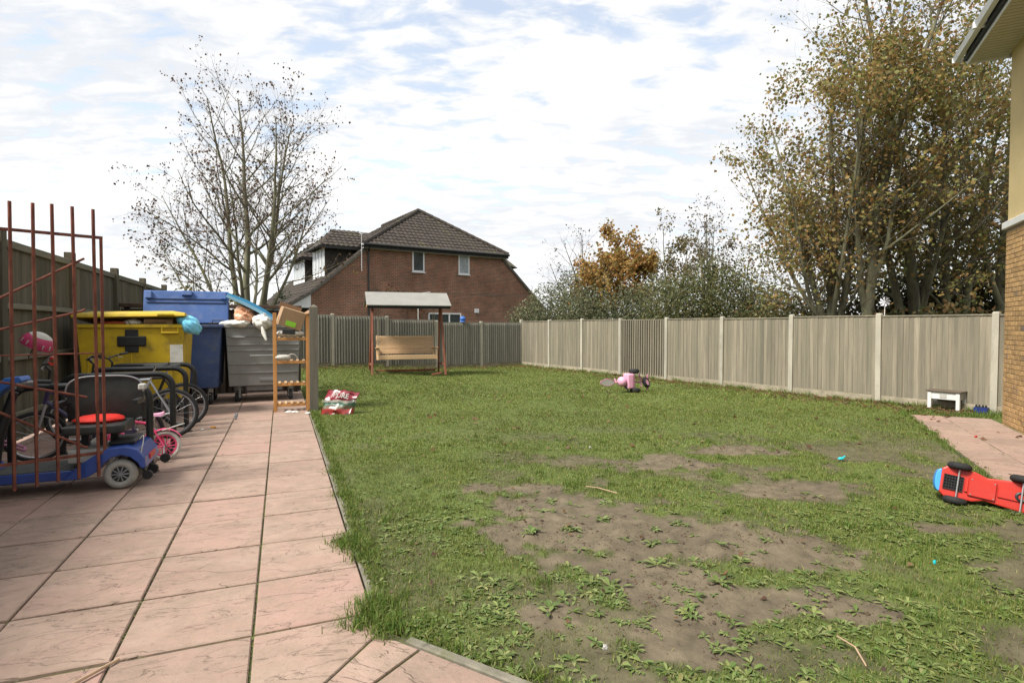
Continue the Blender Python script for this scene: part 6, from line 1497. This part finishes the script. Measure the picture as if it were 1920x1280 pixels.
for x in (-.07, -.025, .025, .07):
    m_ = MB(); m_.cyl((x, -.03, .016), (x, -.03, .12), .02, .018, 10); m_.cyl((x, -.03, .12), (x, -.03, .15), .018, .01, 10); m_.build('bottle', mt['black_plastic'], cr_)

# ---- red ride-on car lying on its side, underside towards us
CL = Vector((4.10, 4.86, 0)); ca = empty('ride_on_car', CL, 0, 'red plastic ride-on toy car lying on its side by the path', 'toy car')
# local frame: x along the car (front to the right), y up through the car's height = away from us, z across the car = up
zc = float(lawn_z(np.array([3.95]), np.array([4.86]))[0])
ca.location = (4.14, 4.83, zc + .155); ca.rotation_euler = (R(-14), R(7.5), R(-33))
body = [(-.335, -.105), (-.30, -.135), (-.10, -.13), (-.02, -.10), (.12, -.115), (.30, -.13), (.36, -.10), (.36, .10), (.30, .13), (.12, .115), (-.02, .10), (-.10, .13), (-.30, .135), (-.335, .105)]
m_ = MB(); m_.prism(body, 0, .09); m_.build('chassis', mt['red_plastic'], ca, bevel=.012, seg=2)
m_ = MB(); m_.prism([(x * .93, z * .82) for x, z in body], .088, .19); m_.build('body', mt['red_plastic'], ca, bevel=.03, seg=3)
m_ = MB(); m_.bb(-.14, .05, -.022, .004, -.085, .075); m_.build('underside_panel', mt['red_plastic'], ca, bevel=.006)
m_ = MB(); m_.bb(-.165, -.14, -.016, .002, -.06, .055); m_.build('catch', mt['red_plastic'], ca, bevel=.004)
m_ = MB(); m_.bb(.06, .34, -.014, .002, -.045, .05); m_.build('underside_rib', mt['red_plastic'], ca, bevel=.006)
m_ = MB(); m_.bb(-.315, -.175, -.004, .002, -.068, .062); m_.build('grille_back', mt['dark'], ca)
gr_ = sub('grille', ca)
for k in range(8): m_ = MB(); m_.bb(-.315 + k * .0193, -.311 + k * .0193, -.016, -.003, -.068, .062); m_.build('grille_bar', mt['black_plastic'], gr_)
for k in range(6): m_ = MB(); m_.bb(-.315, -.175, -.015, -.004, -.068 + k * .025, -.064 + k * .025); m_.build('grille_bar', mt['black_plastic'], gr_)
m_ = MB(); o_ = [(-.34 - .035 * math.cos(a), .10 * math.sin(a)) for a in [R(-90 + 15 * i) for i in range(13)]]; m_.prism(o_ + [(-.33, .1), (-.33, -.1)], .01, .16); m_.build('bumper', mt['toy_blue'], ca, bevel=.01, seg=2)
for x in (-.215, .215):
    for z in (-.155, .15):
        w_ = sub('wheel', ca, (x, .005, z)); m_ = MB(); m_.torus((0, 0, 0), (0, 0, 1), .058, .032, 28, 10, flat=1.0); m_.build('tyre', mt['rubber'], w_, smooth=True)
        m_ = MB(); m_.cyl((0, 0, -.024), (0, 0, .024), .05, n=18); m_.build('rim', mt['black_plastic'], w_)
for x in (-.215, .215): m_ = MB(); m_.cyl((x, -.024, -.14), (x, -.024, .14), .0075, n=8); m_.build('axle', mt['chrome'], ca)
m_ = MB(); m_.torus((.215, -.008, -.0), (0, 1, 0), .032, .014, 22, 8); m_.cyl((.215, -.006, 0), (.215, .01, 0), .03, n=18); m_.build('steering_boss', mt['black_plastic'], ca, smooth=True)
m_ = MB(); m_.torus((.12, .26, 0), (.4, 1, 0), .07, .011, 24, 6); m_.tube([(.14, .18, 0), (.12, .26, 0)], .012, 6); m_.build('steering_wheel', mt['toy_blue'], ca, smooth=True)
m_ = MB(); m_.box((-.10, .20, 0), (.20, .04, .17)); m_.build('saddle', mt['toy_blue'], ca, bevel=.015, seg=2)
for sx, sz in ((.035, -.07), (.035, .06), (-.12, -.07), (-.12, .06)): m_ = MB(); m_.cyl((sx, -.026, sz), (sx, -.02, sz), .005, n=8); m_.build('screw', mt['grey_metal'], ca)

# ---- small odds and ends on the lawn
ct = empty('toy_scoop', (3.84, 6.50, float(lawn_z(np.array([3.84]), np.array([6.5]))[0]) + .02), R(25), 'tiny turquoise plastic toy lying in the grass', 'toy')
m_ = MB(); m_.ball((0, 0, .012), (.045, .028, .018), 12, 6); m_.build('cup', mt['cyan_toy'], ct, smooth=True); m_ = MB(); m_.tube([(.03, 0, .015), (.085, .01, .03)], .009, 6); m_.build('handle', mt['cyan_toy'], ct)
litter('white pebble like scrap in the weeds near the path kerb', (.45, 2.66, .01), .014, mt['lt_plastic'], n=2)
litter('pale stone on the bare earth', (1.02, 7.15, .01), .022, mt['lt_plastic'], n=1)
litter('blue scrap in the grass at right', (2.75, 3.62, .02), .015, mt['cyan_toy'], n=1)
litter('small red scrap on the path by the yellow building', (6.55, 7.9, .004), .025, mt['red_plastic'], n=1)
def stick(label, pts, r):
    m_ = MB(); m_.tube(pts, r, 6); tag(m_.build('twig', M('dry_stick', (.36, .25, .16), .8, .2, 9), smooth=True), label, 'stick')
stick('long pale dry stick lying on the paving, bottom left', [(-2.06, 2.42, .012), (-1.95, 2.52, .010), (-1.86, 2.66, .016)] and [P(2.80, -1.02, .010), P(2.93, -.88, .012), P(3.10, -.72, .010)], .007)
stick('thin dry stalk lying on the bare earth', [(.72, 5.40, .02), (.82, 5.32, .03), (.98, 5.18, .02)], .005)
stick('short dry stalk in the foreground weeds', [(1.62, 2.52, .02), (1.63, 2.62, .05), (1.62, 2.75, .03)], .004)

# ---- on and beyond the fences
pw = empty('pinwheel', CORNER - FR * 1.907 * 7.0 + Vector((.06, -.06, 1.78)), R(-30), 'white pinwheel on a stick at a right fence post', 'pinwheel')
m_ = MB(); m_.tube([(0, 0, -.25), (0, 0, .30)], .008, 6); m_.build('stick', mt['white_paint'], pw)
m_ = MB()
for k in range(8):
    a = k * math.pi / 4; c, s = math.cos(a), math.sin(a); m_.add([(0, -.03, .30), (.11 * c, -.03, .30 + .11 * s), (.085 * math.cos(a + .5), -.055, .30 + .085 * math.sin(a + .5))], [(0, 1, 2)])
m_.build('vanes', M('pinwheel_foil', (.62, .62, .68), .3, .2, 12), pw); m_ = MB(); m_.cyl((0, -.06, .30), (0, .0, .30), .012); m_.build('hub', mt['white_paint'], pw)
bl_ = empty('blue_lantern', CORNER - FB * 1.907 * 1.42 + Vector((0, 0, 1.74 + float(gh(-2, 21)))), 0, 'small blue plastic lantern on top of the back fence', 'lantern')
m_ = MB(); m_.ball((0, 0, .12), (.11, .11, .10), 14, 8); m_.cyl((0, 0, 0), (0, 0, .05), .10, .09, 14); m_.build('shade', M('lantern_blue', (.03, .12, .42), .4), bl_, smooth=True); m_ = MB(); m_.tube([(-.05, 0, .2), (0, 0, .28), (.05, 0, .2)], .008, 6); m_.build('ring', mt['grey_metal'], bl_)
wl = empty('washing_line', (-3.95, 23.6, 0), R(30), 'white rotary washing line arm above the back fence', 'washing line')
m_ = MB(); m_.tube([(0, 0, 0), (0, 0, 2.98)], .02, 8); m_.build('pole', mt['white_paint'], wl); m_ = MB(); m_.tube([(0, 0, 2.96), (.55, 0, 3.03)], .014, 6); m_.build('arm', mt['white_paint'], wl)
# dark boarded screen closing off the bin corner
sd = empty('bin_screen', P(14.45, -3.2), A_P, 'dark brown boarded screen standing behind the bins', 'screen')
mt['screen'] = M('dark_stained_board', (.032, .022, .015), .9, .35, 8, (1.5, 1, .1), .4, 40, rnd=.25)
sb_ = [board_mesh('board', .135, 1.92, t_, mt['screen']) for t_ in (.016, .024)]
for k in range(29): link('board', sb_[k % 2], sd, (.06 + k * .125, random.uniform(-.004, .004), .03), (0, random.uniform(-.004, .004), 0))
for k in range(4): m_ = MB(); m_.bb(-.05, .05, .01, .10, 0, 2.0); m_.build('post', mt['screen'], sd, loc=(.1 + k * 1.14, 0, 0))
m_ = MB(); m_.bb(-.02, 3.66, -.05, .11, 1.99, 2.07); m_.build('capping', M('brown_beam', (.07, .042, .028), .9, .3, 8), sd, bevel=.006)
